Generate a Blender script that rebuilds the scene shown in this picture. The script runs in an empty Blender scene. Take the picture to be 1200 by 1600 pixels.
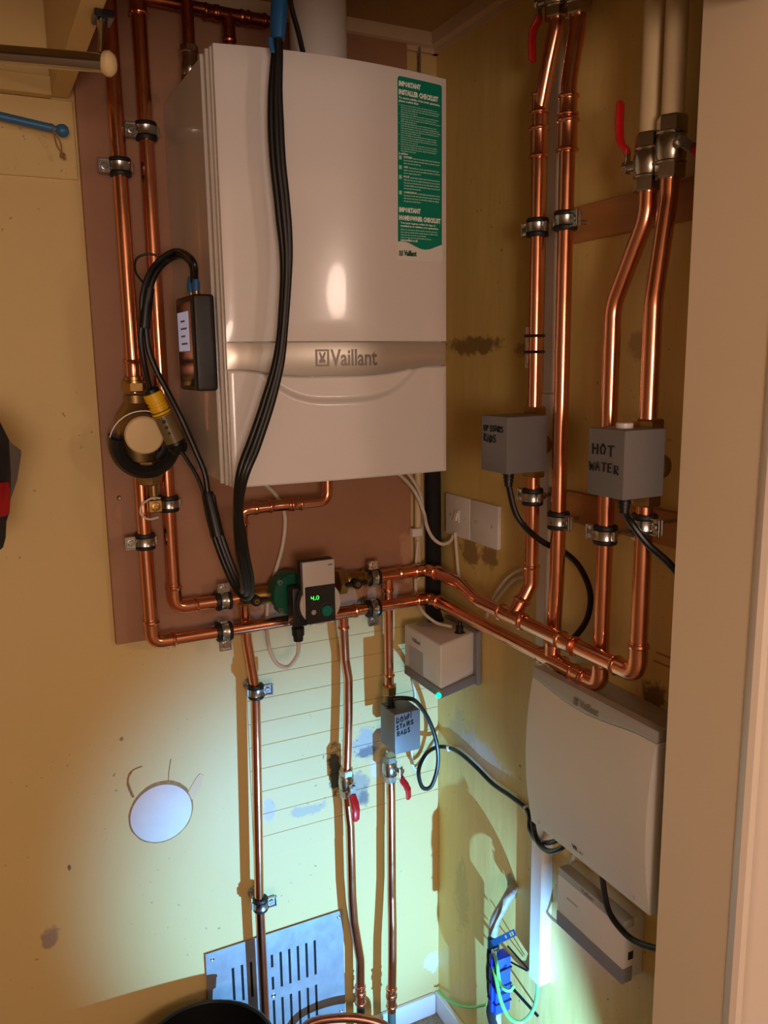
import bpy, bmesh, math, random
from mathutils import Vector, Matrix
random.seed(7)
scene = bpy.context.scene
col = scene.collection
V = Vector
PI = math.pi

# ------------------------------------------------------------------ camera
CAM = V((-1.0280, -1.7827, 1.7963)); FPX = 1300.1
yaw, pitch, roll = 0.457848, 0.179945, 0.0139826
fw = V((math.sin(yaw)*math.cos(pitch), math.cos(yaw)*math.cos(pitch), -math.sin(pitch)))
rt0 = V((math.cos(yaw), -math.sin(yaw), 0)); dn0 = fw.cross(rt0)
rt = math.cos(roll)*rt0 + math.sin(roll)*dn0
dn = -math.sin(roll)*rt0 + math.cos(roll)*dn0
cam = bpy.data.objects.new('camera', bpy.data.cameras.new('camera')); col.objects.link(cam)
m = Matrix((rt, -dn, -fw)).transposed().to_4x4(); m.translation = CAM
cam.matrix_world = m
cam.data.sensor_fit = 'HORIZONTAL'; cam.data.sensor_width = 36; cam.data.lens = FPX/1200*36
cam.data.clip_start = 0.02
scene.camera = cam

# ------------------------------------------------------------------ light
world = bpy.data.worlds.new('world'); scene.world = world; world.use_nodes = True
world.node_tree.nodes['Background'].inputs[0].default_value = (0.5, 0.36, 0.22, 1)
world.node_tree.nodes['Background'].inputs[1].default_value = 0.03
def add_light(name, kind, loc, energy, color, **kw):
    l = bpy.data.lights.new(name, kind); l.energy = energy; l.color = color
    for k, v in kw.items(): setattr(l, k, v)
    o = bpy.data.objects.new(name, l); col.objects.link(o); o.location = loc
    return o
# the room lamp behind the photographer (its glow shows in the boiler front)
add_light('room_lamp', 'POINT', (0.62, -2.95, 2.03), 22, (1.0, 0.75, 0.60), shadow_soft_size=0.13)
# fill lamp added left behind the photographer, brightens jamb and right wall
add_light('fill_lamp', 'POINT', (-1.3, -3.4, 1.65), 80, (1.0, 0.76, 0.62), shadow_soft_size=0.3)
# cold LED torch lying on the cupboard floor, aimed at the corner
t = add_light('torch', 'SPOT', (-0.20, -1.0, 0.27), 118, (0.18, 0.54, 1.0), shadow_soft_size=0.004,
              spot_size=math.radians(71), spot_blend=0.7)
aim = V((-0.25, 0.0, 0.50)) - t.location
t.rotation_euler = aim.to_track_quat('-Z', 'Y').to_euler()
scene.view_settings.view_transform = 'Standard'; scene.view_settings.look = 'None'
scene.view_settings.gamma = 1.0; scene.view_settings.use_curve_mapping = False
scene.view_settings.exposure = 0.0
scene.cycles.use_denoising = True

# ------------------------------------------------------------------ helpers: measured points
def ray(px, py): return rt*((px-600)/FPX) + dn*((py-800)/FPX) + fw
def B(px, py, y): d = ray(px, py); return CAM + d*((y-CAM.y)/d.y)     # a point at distance y from the back wall
def W(px, py, x): d = ray(px, py); return CAM + d*((x-CAM.x)/d.x)     # a point at distance x from the right wall
def H(px, py, z): d = ray(px, py); return CAM + d*((z-CAM.z)/d.z)     # a point at height z

# ------------------------------------------------------------------ materials
def lin(c):
    return tuple(((x/255)/12.92 if x/255 <= 0.04045 else ((x/255+0.055)/1.055)**2.4) for x in c)
def nd(nt, t, **kw):
    n = nt.nodes.new(t)
    for k, v in kw.items(): setattr(n, k, v)
    return n
def mat(name, rgb, rough=0.5, metal=0.0, coat=0.0, var=0.0, scale=8.0, bump=0.0, bscale=60.0, col2=None,
        emit=0.0, spec=0.5, rvar=0.0, blotches=(), streak=False, fac=(0.35, 0.7), specks=0.0):
    ma = bpy.data.materials.new(name); ma.use_nodes = True
    nt = ma.node_tree; b = nt.nodes['Principled BSDF']
    c = lin(rgb) + (1,)
    b.inputs['Base Color'].default_value = c; b.inputs['Roughness'].default_value = rough
    b.inputs['Metallic'].default_value = metal; b.inputs['Coat Weight'].default_value = coat
    b.inputs['Coat Roughness'].default_value = 0.05
    b.inputs['Specular IOR Level'].default_value = spec
    L = nt.links.new
    need = var > 0 or bump > 0 or rvar > 0 or blotches
    if need:
        geo = nd(nt, 'ShaderNodeNewGeometry'); pos = geo.outputs['Position']
        if streak:
            mp = nd(nt, 'ShaderNodeMapping'); L(pos, mp.inputs[0]); mp.inputs['Scale'].default_value = streak; spos = mp.outputs[0]
        else: spos = pos
    cur = None
    if var > 0:
        n1 = nd(nt, 'ShaderNodeTexNoise'); n1.inputs['Scale'].default_value = scale; n1.inputs['Detail'].default_value = 6
        n1.inputs['Roughness'].default_value = 0.62
        L(spos, n1.inputs[0])
        mr = nd(nt, 'ShaderNodeMapRange'); L(n1.outputs[0], mr.inputs[0])
        mr.inputs[1].default_value = fac[0]; mr.inputs[2].default_value = fac[1]; mr.inputs[3].default_value = 0; mr.inputs[4].default_value = var
        mx = nd(nt, 'ShaderNodeMix', data_type='RGBA'); L(mr.outputs[0], mx.inputs['Factor'])
        mx.inputs['A'].default_value = c
        mx.inputs['B'].default_value = (lin(col2) if col2 else tuple(x*0.55 for x in c[:3])) + (1,)
        cur = mx.outputs['Result']
    for (p, rad, rgb2, amt) in blotches:
        su = nd(nt, 'ShaderNodeVectorMath', operation='SUBTRACT'); L(pos, su.inputs[0]); su.inputs[1].default_value = p
        dv = nd(nt, 'ShaderNodeVectorMath', operation='DIVIDE'); L(su.outputs[0], dv.inputs[0]); dv.inputs[1].default_value = rad
        ln = nd(nt, 'ShaderNodeVectorMath', operation='LENGTH'); L(dv.outputs[0], ln.inputs[0])
        nn = nd(nt, 'ShaderNodeTexNoise'); nn.inputs['Scale'].default_value = 34; nn.inputs['Detail'].default_value = 9; nn.inputs['Roughness'].default_value = 0.68; L(pos, nn.inputs[0])
        ad = nd(nt, 'ShaderNodeMath', operation='MULTIPLY_ADD'); L(nn.outputs[0], ad.inputs[0]); ad.inputs[1].default_value = 2.2
        L(ln.outputs['Value'], ad.inputs[2])
        mr = nd(nt, 'ShaderNodeMapRange'); L(ad.outputs[0], mr.inputs[0])
        mr.inputs[1].default_value = 1.72; mr.inputs[2].default_value = 2.05; mr.inputs[3].default_value = amt; mr.inputs[4].default_value = 0
        mx = nd(nt, 'ShaderNodeMix', data_type='RGBA'); L(mr.outputs[0], mx.inputs['Factor'])
        if cur is None: mx.inputs['A'].default_value = c
        else: L(cur, mx.inputs['A'])
        mx.inputs['B'].default_value = lin(rgb2) + (1,); cur = mx.outputs['Result']
    if specks:
        a1 = nd(nt, 'ShaderNodeTexNoise'); a1.inputs['Scale'].default_value = 75; a1.inputs['Detail'].default_value = 3; L(pos, a1.inputs[0])
        a2 = nd(nt, 'ShaderNodeTexNoise'); a2.inputs['Scale'].default_value = 5; a2.inputs['Detail'].default_value = 2; L(pos, a2.inputs[0])
        m1 = nd(nt, 'ShaderNodeMapRange'); L(a1.outputs[0], m1.inputs[0]); m1.inputs[1].default_value = .67; m1.inputs[2].default_value = .72
        m2 = nd(nt, 'ShaderNodeMapRange'); L(a2.outputs[0], m2.inputs[0]); m2.inputs[1].default_value = .5; m2.inputs[2].default_value = .6
        mu = nd(nt, 'ShaderNodeMath', operation='MULTIPLY'); L(m1.outputs[0], mu.inputs[0]); L(m2.outputs[0], mu.inputs[1])
        mu2 = nd(nt, 'ShaderNodeMath', operation='MULTIPLY'); L(mu.outputs[0], mu2.inputs[0]); mu2.inputs[1].default_value = specks
        mx = nd(nt, 'ShaderNodeMix', data_type='RGBA'); L(mu2.outputs[0], mx.inputs['Factor']); L(cur, mx.inputs['A'])
        mx.inputs['B'].default_value = lin((110, 92, 66)) + (1,); cur = mx.outputs['Result']
    if cur is not None: L(cur, b.inputs['Base Color'])
    if rvar > 0:
        n3 = nd(nt, 'ShaderNodeTexNoise'); n3.inputs['Scale'].default_value = scale*2.5; n3.inputs['Detail'].default_value = 4; L(spos, n3.inputs[0])
        mr = nd(nt, 'ShaderNodeMapRange'); L(n3.outputs[0], mr.inputs[0])
        mr.inputs[3].default_value = max(0.02, rough-rvar); mr.inputs[4].default_value = rough+rvar
        L(mr.outputs[0], b.inputs['Roughness'])
    if bump > 0:
        n2 = nd(nt, 'ShaderNodeTexNoise'); n2.inputs['Scale'].default_value = bscale; n2.inputs['Detail'].default_value = 5; L(spos, n2.inputs[0])
        bp = nd(nt, 'ShaderNodeBump'); bp.inputs['Strength'].default_value = bump; bp.inputs['Distance'].default_value = 0.01
        L(n2.outputs[0], bp.inputs['Height']); L(bp.outputs[0], b.inputs['Normal'])
    if emit > 0:
        b.inputs['Emission Color'].default_value = c; b.inputs['Emission Strength'].default_value = emit
    return ma

GREY = (120, 118, 120); LGREY = (196, 196, 200); DRK = (92, 78, 55)
M = {}
CREAM = (220, 190, 128)
M['wall'] = mat('wall_paint', CREAM, 0.55, var=0.35, scale=2.2, col2=(205, 180, 120), bump=0.12, bscale=14, specks=.75, blotches=[
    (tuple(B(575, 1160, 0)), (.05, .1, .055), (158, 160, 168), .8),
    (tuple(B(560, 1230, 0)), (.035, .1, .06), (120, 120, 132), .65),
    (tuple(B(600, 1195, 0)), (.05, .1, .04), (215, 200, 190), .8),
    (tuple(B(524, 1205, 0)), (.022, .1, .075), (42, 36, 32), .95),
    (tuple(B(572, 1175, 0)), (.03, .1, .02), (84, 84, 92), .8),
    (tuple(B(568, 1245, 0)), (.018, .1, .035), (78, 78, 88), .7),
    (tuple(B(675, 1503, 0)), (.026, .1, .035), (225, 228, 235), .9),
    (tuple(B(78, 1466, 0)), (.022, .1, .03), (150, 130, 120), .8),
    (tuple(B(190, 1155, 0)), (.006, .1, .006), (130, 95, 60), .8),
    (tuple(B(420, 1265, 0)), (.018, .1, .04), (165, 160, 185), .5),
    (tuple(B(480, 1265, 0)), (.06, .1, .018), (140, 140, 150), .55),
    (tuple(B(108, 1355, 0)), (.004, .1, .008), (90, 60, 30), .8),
])
M['wallr'] = mat('wall_paint_right', (230, 203, 126), 0.5, var=0.55, scale=2.6, col2=(200, 168, 92), bump=0.16, bscale=9, specks=.7, streak=(1, 4, .7), blotches=[
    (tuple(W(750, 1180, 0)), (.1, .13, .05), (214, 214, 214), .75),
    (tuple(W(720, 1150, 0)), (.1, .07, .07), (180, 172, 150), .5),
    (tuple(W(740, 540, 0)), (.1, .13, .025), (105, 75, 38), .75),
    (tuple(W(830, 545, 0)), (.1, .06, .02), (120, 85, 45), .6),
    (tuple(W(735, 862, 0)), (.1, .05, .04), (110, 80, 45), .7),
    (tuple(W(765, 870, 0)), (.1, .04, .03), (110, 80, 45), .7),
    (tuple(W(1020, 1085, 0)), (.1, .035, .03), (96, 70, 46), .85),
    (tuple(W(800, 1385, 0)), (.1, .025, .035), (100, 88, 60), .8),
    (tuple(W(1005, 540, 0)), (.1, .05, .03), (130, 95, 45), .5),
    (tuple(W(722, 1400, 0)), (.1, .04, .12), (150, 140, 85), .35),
])
M['room'] = mat('room_paint', (168, 150, 128), 0.6, var=0.15, scale=1.5, bump=0.05)
M['jamb'] = mat('jamb_paint', (246, 226, 196), 0.42, var=0.22, scale=3.0, col2=(238, 214, 178), bump=0.06, bscale=20)
M['arch'] = mat('architrave_paint', (248, 234, 218), 0.35, var=0.1, scale=3.0)
M['ceil'] = mat('ceiling_paint', (176, 148, 100), 0.7, var=0.3, scale=4)
M['trimp'] = mat('trim_paint', (214, 190, 160), 0.5, var=0.2, scale=12)
M['floor'] = mat('floor_debris', (168, 146, 116), 0.9, var=0.7, scale=40, col2=(104, 84, 62), bump=0.8, bscale=90)
M['board'] = mat('hardboard', (172, 126, 96), 0.55, var=0.5, scale=5, col2=(146, 102, 76), bump=0.06, bscale=30, blotches=[
    (tuple(B(560, 935, -.018)), (.12, .1, .05), (196, 152, 118), .8),
    (tuple(B(445, 940, -.018)), (.09, .1, .03), (196, 154, 122), .7),
    (tuple(B(640, 870, -.018)), (.03, .1, .07), (196, 154, 120), .8),
    (tuple(B(600, 900, -.018)), (.03, .1, .05), (160, 120, 96), .6),
    (tuple(B(570, 890, -.018)), (.012, .1, .07), (150, 108, 84), .6),
    (tuple(B(205, 150, -.018)), (.06, .1, .06), (140, 104, 78), .6),
])
M['boardedge'] = mat('hardboard_edge', (150, 120, 92), 0.8)
M['copper'] = mat('copper', (242, 172, 138), 0.2, 1.0, var=0.35, scale=14, col2=(212, 128, 92), rvar=0.07)
M['copperold'] = mat('copper_tarnished', (190, 112, 78), 0.30, 1.0, var=0.7, scale=22, col2=(120, 66, 44), rvar=0.1)
M['brass'] = mat('brass', (196, 158, 96), 0.34, 1.0, var=0.5, scale=30, col2=(130, 98, 56), rvar=.1)
M['brassdull'] = mat('brass_dull', (172, 142, 92), 0.45, 0.85, var=0.5, scale=30, col2=(120, 92, 56))
M['zinc'] = mat('zinc', (200, 200, 198), 0.26, 1.0, var=0.3, scale=50, rvar=.08)
M['nickel'] = mat('nickel', (196, 190, 178), 0.24, 1.0, var=0.35, scale=40, rvar=.08)
M['chrome'] = mat('chrome', (196, 192, 192), 0.14, 1.0, var=0.15, scale=30)
M['rubber'] = mat('rubber', (22, 22, 24), 0.55, var=0.3, scale=50)
M['cable'] = mat('black_cable', (20, 19, 21), 0.38, var=0.3, scale=40)
M['blackp'] = mat('black_plastic', (20, 20, 23), 0.42, var=0.3, scale=30, bump=.05, bscale=300)
M['blackgloss'] = mat('black_gloss', (30, 30, 34), 0.16, spec=.6)
M['hose'] = mat('black_insulation', (16, 15, 15), 0.85, bump=.1, bscale=80)
M['boiler'] = mat('white_gloss_steel', (228, 222, 220), 0.2, coat=0.3, var=0.08, scale=3)
M['boilerside'] = mat('white_casing', (214, 208, 200), 0.24, coat=.3, var=0.08, scale=4)
M['silver'] = mat('silver_band', (205, 198, 188), 0.34, 0.55)
M['silverd'] = mat('silver_band_lettering', (130, 122, 112), 0.35, 0.5)
M['white'] = mat('white_plastic', (232, 228, 224), 0.35, var=0.06, scale=10)
M['whitec'] = mat('white_cable', (222, 212, 196), 0.45, var=0.1, scale=20)
M['offw'] = mat('grey_white_plastic', (222, 218, 210), 0.38, var=0.06, scale=10)
M['lgrey'] = mat('light_grey_plastic', (176, 176, 172), 0.4, var=0.06, scale=10)
M['mgrey'] = mat('mid_grey_plastic', (134, 136, 142), 0.42, var=0.06, scale=10)
M['dgrey'] = mat('grey_actuator', (118, 116, 118), 0.45, var=0.1, scale=20, bump=.06, bscale=400)
M['ink'] = mat('marker_ink', (16, 16, 18), 0.5)
M['inkg'] = mat('grey_print', (128, 124, 118), 0.5)
M['green'] = mat('sticker_green', (0, 136, 112), 0.35)
M['gprint'] = mat('sticker_print', (170, 214, 200), 0.4)
M['gprintb'] = mat('sticker_bold_print', (250, 255, 252), 0.4)
M['darkgreen'] = mat('logo_dark_green', (40, 92, 76), 0.4)
M['pumpgreen'] = mat('pump_cast_green', (0, 92, 70), 0.4, var=0.3, scale=30, bump=.1, bscale=150)
M['teal'] = mat('teal_dial', (0, 120, 108), 0.35)
M['pumpw'] = mat('pump_face', (206, 196, 192), 0.4)
M['led'] = mat('green_led', (60, 255, 90), 0.4, emit=3.0)
M['led2'] = mat('green_status_led', (0, 255, 150), 0.4, emit=3.0)
M['red'] = mat('red_lever', (196, 22, 30), 0.38, var=0.2, scale=30)
M['bluetape'] = mat('blue_tape', (34, 104, 168), 0.5, var=0.4, scale=20, bump=.2, bscale=30)
M['bluep'] = mat('blue_plastic', (22, 60, 240), 0.35)
M['bluetag'] = mat('blue_tag', (0, 108, 184), 0.3, 0.3)
M['bluerod'] = mat('blue_paint', (52, 112, 160), 0.4, var=0.3, scale=20)
M['greenw'] = mat('green_wire', (110, 205, 96), 0.4, var=0.2, scale=30)
M['yellow'] = mat('yellow_plastic', (246, 194, 20), 0.4)
M['olive'] = mat('olive_label', (120, 104, 66), 0.35)
M['creamp'] = mat('cream_plastic', (224, 196, 146), 0.45)
M['wood'] = mat('timber_brown', (188, 130, 70), 0.45, var=0.5, scale=6, col2=(156, 102, 52), streak=(1, 0.2, 6))
M['lead'] = mat('lead_pipe', (170, 168, 164), 0.6, 0.2, var=0.8, scale=25, col2=(120, 90, 60), bump=.4, bscale=40)
M['lag'] = mat('painted_pipe', (222, 200, 158), 0.5, var=0.35, scale=20, col2=(196, 168, 118), bump=.12, bscale=30, streak=(1, 1, .3))
M['grille'] = mat('grille_aluminium', (176, 178, 188), 0.4, 0.55, var=0.4, scale=20, col2=(130, 130, 140), rvar=.1)
M['dark'] = mat('slot_shade', (14, 11, 10), 0.9)
M['plaster'] = mat('plaster_white', (226, 222, 226), 0.7, var=0.15, scale=20)
M['torn'] = mat('torn_paper', (222, 190, 150), 0.7)
M['chip'] = mat('chipped_plaster', (170, 130, 88), 0.85, var=0.6, scale=60, col2=(120, 84, 52), bump=.5, bscale=80)
M['fabric'] = mat('bag_fabric', (40, 34, 34), 0.8, var=0.4, scale=30, bump=.2, bscale=200)
M['fabricg'] = mat('bag_flap', (84, 74, 64), 0.75, var=0.2, scale=30)
M['fabricr'] = mat('bag_red', (170, 14, 20), 0.7, var=0.3, scale=20)
M['string'] = mat('string', (150, 110, 66), 0.8)
M['screen'] = mat('lcd_screen', (196, 204, 236), 0.3, emit=0.25)
M['greypipe'] = mat('dark_green_pipe', (70, 84, 80), 0.5)

# ------------------------------------------------------------------ mesh builder
def frame(o, z, x=None):
    z = V(z).normalized()
    if x is None: x = V((1, 0, 0)) if abs(z.x) < .9 else V((0, 1, 0))
    x = V(x); x = (x - z*x.dot(z)).normalized(); y = z.cross(x)
    m = Matrix((x, y, z)).transposed().to_4x4(); m.translation = V(o); return m
class MB:
    def __init__(s): s.v = []; s.f = []
    def add(s, vs, fs):
        o = len(s.v); s.v += [tuple(v) for v in vs]; s.f += [tuple(i+o for i in f) for f in fs]; return s
    def addbm(s, bm, mtx=None):
        bm.verts.index_update()
        return s.add([(mtx @ v.co if mtx else v.co.copy()) for v in bm.verts], [[v.index for v in f.verts] for f in bm.faces])
    def box(s, a, b, bev=0.0, mtx=None, seg=1):
        a, b = V(a), V(b); bm = bmesh.new(); bmesh.ops.create_cube(bm, size=1)
        for v in bm.verts: v.co = V(((a[i]+b[i])/2 + v.co[i]*(abs(b[i]-a[i])) for i in range(3)))
        if bev > 0: bmesh.ops.bevel(bm, geom=list(bm.edges), offset=bev, segments=seg, affect='EDGES', profile=.6)
        s.addbm(bm, mtx); bm.free(); return s
    def lathe(s, o, z, prof, seg=20, x=None, a0=0, a1=2*PI):
        m = frame(o, z, x); full = abs(a1-a0-2*PI) < 1e-6; n = seg if full else seg+1
        vs = []; fs = []
        for (h, r) in prof:
            for k in range(n):
                a = a0+(a1-a0)*k/seg; vs.append(m @ V((r*math.cos(a), r*math.sin(a), h)))
        for i in range(len(prof)-1):
            for k in range(seg):
                k2 = (k+1) % n
                fs.append((i*n+k, i*n+k2, (i+1)*n+k2, (i+1)*n+k))
        if full:
            if prof[0][1] > 1e-5: fs.append(tuple(reversed(range(n))))
            if prof[-1][1] > 1e-5: fs.append(tuple((len(prof)-1)*n+k for k in range(n)))
        return s.add(vs, fs)
    def cyl(s, a, b, r, r2=None, seg=16):
        a, b = V(a), V(b); d = b-a
        return s.lathe(a, d, [(0, r), (d.length, r if r2 is None else r2)], seg)
    def hexn(s, a, b, r, x=None):
        a, b = V(a), V(b); d = b-a; L_ = d.length
        return s.lathe(a, d, [(0, r*.93), (L_*.12, r), (L_*.88, r), (L_, r*.93)], 6, x)
    def tube(s, pts, r, seg=12, caps=True, flat=1.0, up=None):
        pts = [V(p) for p in pts]; n = len(pts); vs = []; fs = []
        T = []
        for i in range(n):
            d = pts[min(i+1, n-1)] - pts[max(i-1, 0)]; T.append(d.normalized())
        ref = V(up) if up else (V((0, 0, 1)) if abs(T[0].z) < .9 else V((0, 1, 0)))
        N = (ref - T[0]*ref.dot(T[0])).normalized()
        for i in range(n):
            N = (N - T[i]*N.dot(T[i])).normalized(); Bn = T[i].cross(N)
            rr = r[i] if isinstance(r, (list, tuple)) else r
            for k in range(seg):
                a = 2*PI*k/seg; vs.append(pts[i] + N*(rr*math.cos(a)) + Bn*(rr*flat*math.sin(a)))
        for i in range(n-1):
            for k in range(seg):
                k2 = (k+1) % seg; fs.append((i*seg+k, i*seg+k2, (i+1)*seg+k2, (i+1)*seg+k))
        if caps: fs.append(tuple(reversed(range(seg)))); fs.append(tuple((n-1)*seg+k for k in range(seg)))
        return s.add(vs, fs)
    def torus(s, o, z, R, r, seg=20, rs=8, a0=0, a1=2*PI, x=None):
        m = frame(o, z, x); full = abs(a1-a0-2*PI) < 1e-6; n = seg if full else seg+1; vs = []; fs = []
        for k in range(n):
            a = a0+(a1-a0)*k/seg
            for j in range(rs):
                b = 2*PI*j/rs; q = R+r*math.cos(b); vs.append(m @ V((q*math.cos(a), q*math.sin(a), r*math.sin(b))))
        for k in range(seg):
            for j in range(rs):
                k2 = (k+1) % n; j2 = (j+1) % rs; fs.append((k*rs+j, k2*rs+j, k2*rs+j2, k*rs+j2))
        return s.add(vs, fs)
    def prism(s, poly, h0, h1, mtx):
        n = len(poly); vs = [mtx @ V((p[0], p[1], h0)) for p in poly] + [mtx @ V((p[0], p[1], h1)) for p in poly]
        fs = [tuple(reversed(range(n))), tuple(range(n, 2*n))] + [(i, (i+1) % n, n+(i+1) % n, n+i) for i in range(n)]
        return s.add(vs, fs)
    def build(s, name, ma, parent=None, smooth=35):
        me = bpy.data.meshes.new(name); me.from_pydata(s.v, [], s.f)
        bm = bmesh.new(); bm.from_mesh(me); bmesh.ops.recalc_face_normals(bm, faces=list(bm.faces)); bm.to_mesh(me); bm.free()
        if smooth:
            for p in me.polygons: p.use_smooth = True
            me.set_sharp_from_angle(angle=math.radians(smooth))
        me.materials.append(M[ma] if isinstance(ma, str) else ma)
        o = bpy.data.objects.new(name, me); col.objects.link(o)
        if parent: attach(o, parent)
        return o
def attach(o, parent):
    o.parent = parent; o.matrix_parent_inverse = world_of(parent).inverted()
def world_of(o):
    m = o.matrix_basis.copy()
    if o.parent: m = world_of(o.parent) @ o.matrix_parent_inverse @ m
    return m
def tag(o, label=None, cat=None, group=None, kind=None):
    if label: o['label'] = label
    if cat: o['category'] = cat
    if group: o['group'] = group
    if kind: o['kind'] = kind
    return o
def thing(name, loc, label, cat, group=None):
    o = bpy.data.objects.new(name, None); col.objects.link(o); o.location = V(loc); o.empty_display_size = .02
    return tag(o, label, cat, group)
def struct(name, mb, ma, label=None, parent=None, smooth=0):
    o = mb.build(name, ma, parent, smooth)
    if not parent: tag(o, label, kind='structure')
    return o
def bend(pts, rad, n=6):
    pts = [V(p) for p in pts]; out = [pts[0]]
    for i in range(1, len(pts)-1):
        a, b, c = pts[i-1], pts[i], pts[i+1]
        r_ = rad[i-1] if isinstance(rad, (list, tuple)) else rad
        u = (a-b).normalized(); w = (c-b).normalized(); ang = u.angle(w)
        t_ = min(r_/math.tan(ang/2), (a-b).length*.49, (c-b).length*.49)
        p0, p1 = b+u*t_, b+w*t_
        for k in range(n+1):
            q = k/n; out.append(p0*(1-q)**2 + b*2*q*(1-q) + p1*q*q)
    out.append(pts[-1]); return out
def spline(pts, n=8):
    pts = [V(p) for p in pts]; P = [pts[0]*2-pts[1]] + pts + [pts[-1]*2-pts[-2]]; out = []
    for i in range(1, len(P)-2):
        a, b, c, d = P[i-1], P[i], P[i+1], P[i+2]
        for k in range(n):
            q = k/n
            out.append(.5*((2*b)+(c-a)*q+(2*a-5*b+4*c-d)*q*q+(3*b-a-3*c+d)*q**3))
    out.append(pts[-1]); return out
def text_mesh(body, size, extrude, bold=0.0, res=2):
    cu = bpy.data.curves.new('text', 'FONT'); cu.body = body; cu.size = size; cu.extrude = extrude; cu.offset = bold; cu.resolution_u = res
    ob = bpy.data.objects.new('text', cu); col.objects.link(ob)
    dg = bpy.context.evaluated_depsgraph_get(); me = bpy.data.meshes.new_from_object(ob.evaluated_get(dg))
    vs = [v.co.copy() for v in me.vertices]; fs = [tuple(p.vertices) for p in me.polygons]
    bpy.data.objects.remove(ob); bpy.data.curves.remove(cu); bpy.data.meshes.remove(me)
    return vs, fs
def fit_text(vs, w, h):
    x0 = min(v.x for v in vs); x1 = max(v.x for v in vs); y0 = min(v.y for v in vs); y1 = max(v.y for v in vs)
    return [V(((v.x-x0)/(x1-x0)*w, (v.y-y0)/(y1-y0)*h, v.z)) for v in vs]
STROKES = {
 'U': [[(0, 1), (.02, .3), (.3, 0), (.6, .2), (.65, 1)]], 'P': [[(.05, 0), (.05, 1), (.55, .95), (.6, .6), (.08, .45)]],
 'S': [[(.6, .9), (.3, 1), (.05, .75), (.35, .5), (.6, .25), (.3, 0), (0, .1)]], 'T': [[(0, .95), (.7, 1)], [(.35, 1), (.33, 0)]],
 'A': [[(0, 0), (.35, 1), (.62, 0)], [(.1, .4), (.6, .42)]], 'I': [[(.2, 1), (.2, 0)]],
 'R': [[(.05, 0), (.05, 1), (.5, .95), (.55, .6), (.1, .5), (.6, 0)]], 'D': [[(.05, 0), (.1, 1), (.55, .8), (.6, .25), (.0, 0)]],
 'O': [[(.3, 1), (.03, .6), (.15, .05), (.5, .1), (.62, .6), (.3, 1)]], 'W': [[(0, 1), (.15, 0), (.38, .7), (.58, 0), (.8, 1)]],
 'N': [[(0, 0), (.05, 1), (.55, 0), (.65, 1.1)]], 'H': [[(0, 1), (.03, 0)], [(.6, 1), (.6, 0)], [(0, .5), (.6, .55)]],
 'E': [[(.55, 1), (.05, .95), (.05, 0), (.55, .05)], [(.05, .5), (.45, .52)]],
}
def handwrite(lines, mtx, w, h, lh, r=.0013, tilt=.0):
    mb = MB()
    for li, (txt, x0, sc) in enumerate(lines):
        x = x0
        for ch in txt:
            if ch == ' ': x += w*.5*sc; continue
            jy = random.uniform(-.08, .08)*h
            for st in STROKES[ch]:
                p = [mtx @ V((x+q[0]*w*sc, -li*lh + q[1]*h*sc + jy + tilt*(x-x0), 0)) for q in st]
                mb.tube(p, r, 5)
            x += w*sc*(.95 if ch not in 'I' else .5)
    return mb

# ------------------------------------------------------------------ the setting
YF = -0.895   # back of the front return, edge of the door lining
YA = -1.044   # its front
XJ = -0.11    # lining face
wb = struct('wall_back', MB().box((-1.75, 0, -.02), (.02, .06, 2.62)), 'wall', 'cream painted back wall of the cupboard')
wr = struct('wall_right', MB().box((0, -.9, -.02), (.06, 0, 2.62)), 'wallr', 'yellow painted right wall of the cupboard')
struct('wall_front', MB().box((XJ+.012, YA, -.02), (2.3, YF, 2.62)), 'room', 'wall between cupboard and room')
struct('wall_front_top', MB().box((-1.75, YA, 2.228), (XJ+.012, YA+.05, 2.62)), 'room', 'wall over the cupboard opening')
struct('trim_1', MB().box((XJ, YA+.012, 0), (XJ+.012, YF, 2.52), .001), 'jamb', 'beige painted door lining at the right')
ar = MB(); pf = [(XJ-.0, YA+.012), (XJ-.004, YA+.006), (XJ-.006, YA-.004), (XJ-.002, YA-.012), (XJ+.006, YA-.015), (XJ+.016, YA-.010), (XJ+.03, YA-.009), (XJ+.08, YA-.016), (XJ+.1, YA-.016), (XJ+.1, YA+.012)]
ar.prism(pf, 0, 2.52, Matrix.Identity(4))
struct('trim_2', ar, 'arch', 'pale moulded architrave at the right edge', smooth=30)
struct('floor', MB().box((-1.75, -4.2, -.06), (2.3, .06, 0)), 'floor', 'dusty cupboard floor')
struct('ceiling', MB().box((-1.75, -4.2, 2.515), (2.3, .06, 2.58)), 'ceil', 'dull cream ceiling')
struct('wall_left', MB().box((-1.81, -4.2, -.02), (-1.75, .06, 2.62)), 'room', 'room wall to the left')
struct('wall_rear', MB().box((-1.75, -4.26, -.02), (2.3, -4.2, 2.62)), 'room', 'room wall behind the photographer')
struct('wall_far_right', MB().box((2.3, -4.2, -.02), (2.36, -.9, 2.62)), 'room', 'room wall to the far right')
struct('trim_3', MB().prism([(0, 2.478), (0, 2.515), (-.03, 2.515), (-.026, 2.49), (-.014, 2.486), (-.012, 2.478)], -1.0, -.0, Matrix(((0, 0, 1, 0), (1, 0, 0, 0), (0, 1, 0, 0), (0, 0, 0, 1)))), 'trimp', 'ceiling cove strip on the back wall', smooth=30)
struct('trim_4', MB().prism([(0, 2.478), (0, 2.515), (-.03, 2.515), (-.026, 2.49), (-.014, 2.486), (-.012, 2.478)], -.895, -.0, Matrix(((1, 0, 0, 0), (0, 0, 1, 0), (0, 1, 0, 0), (0, 0, 0, 1)))), 'trimp', 'ceiling cove strip on the right wall', smooth=30)
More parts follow.
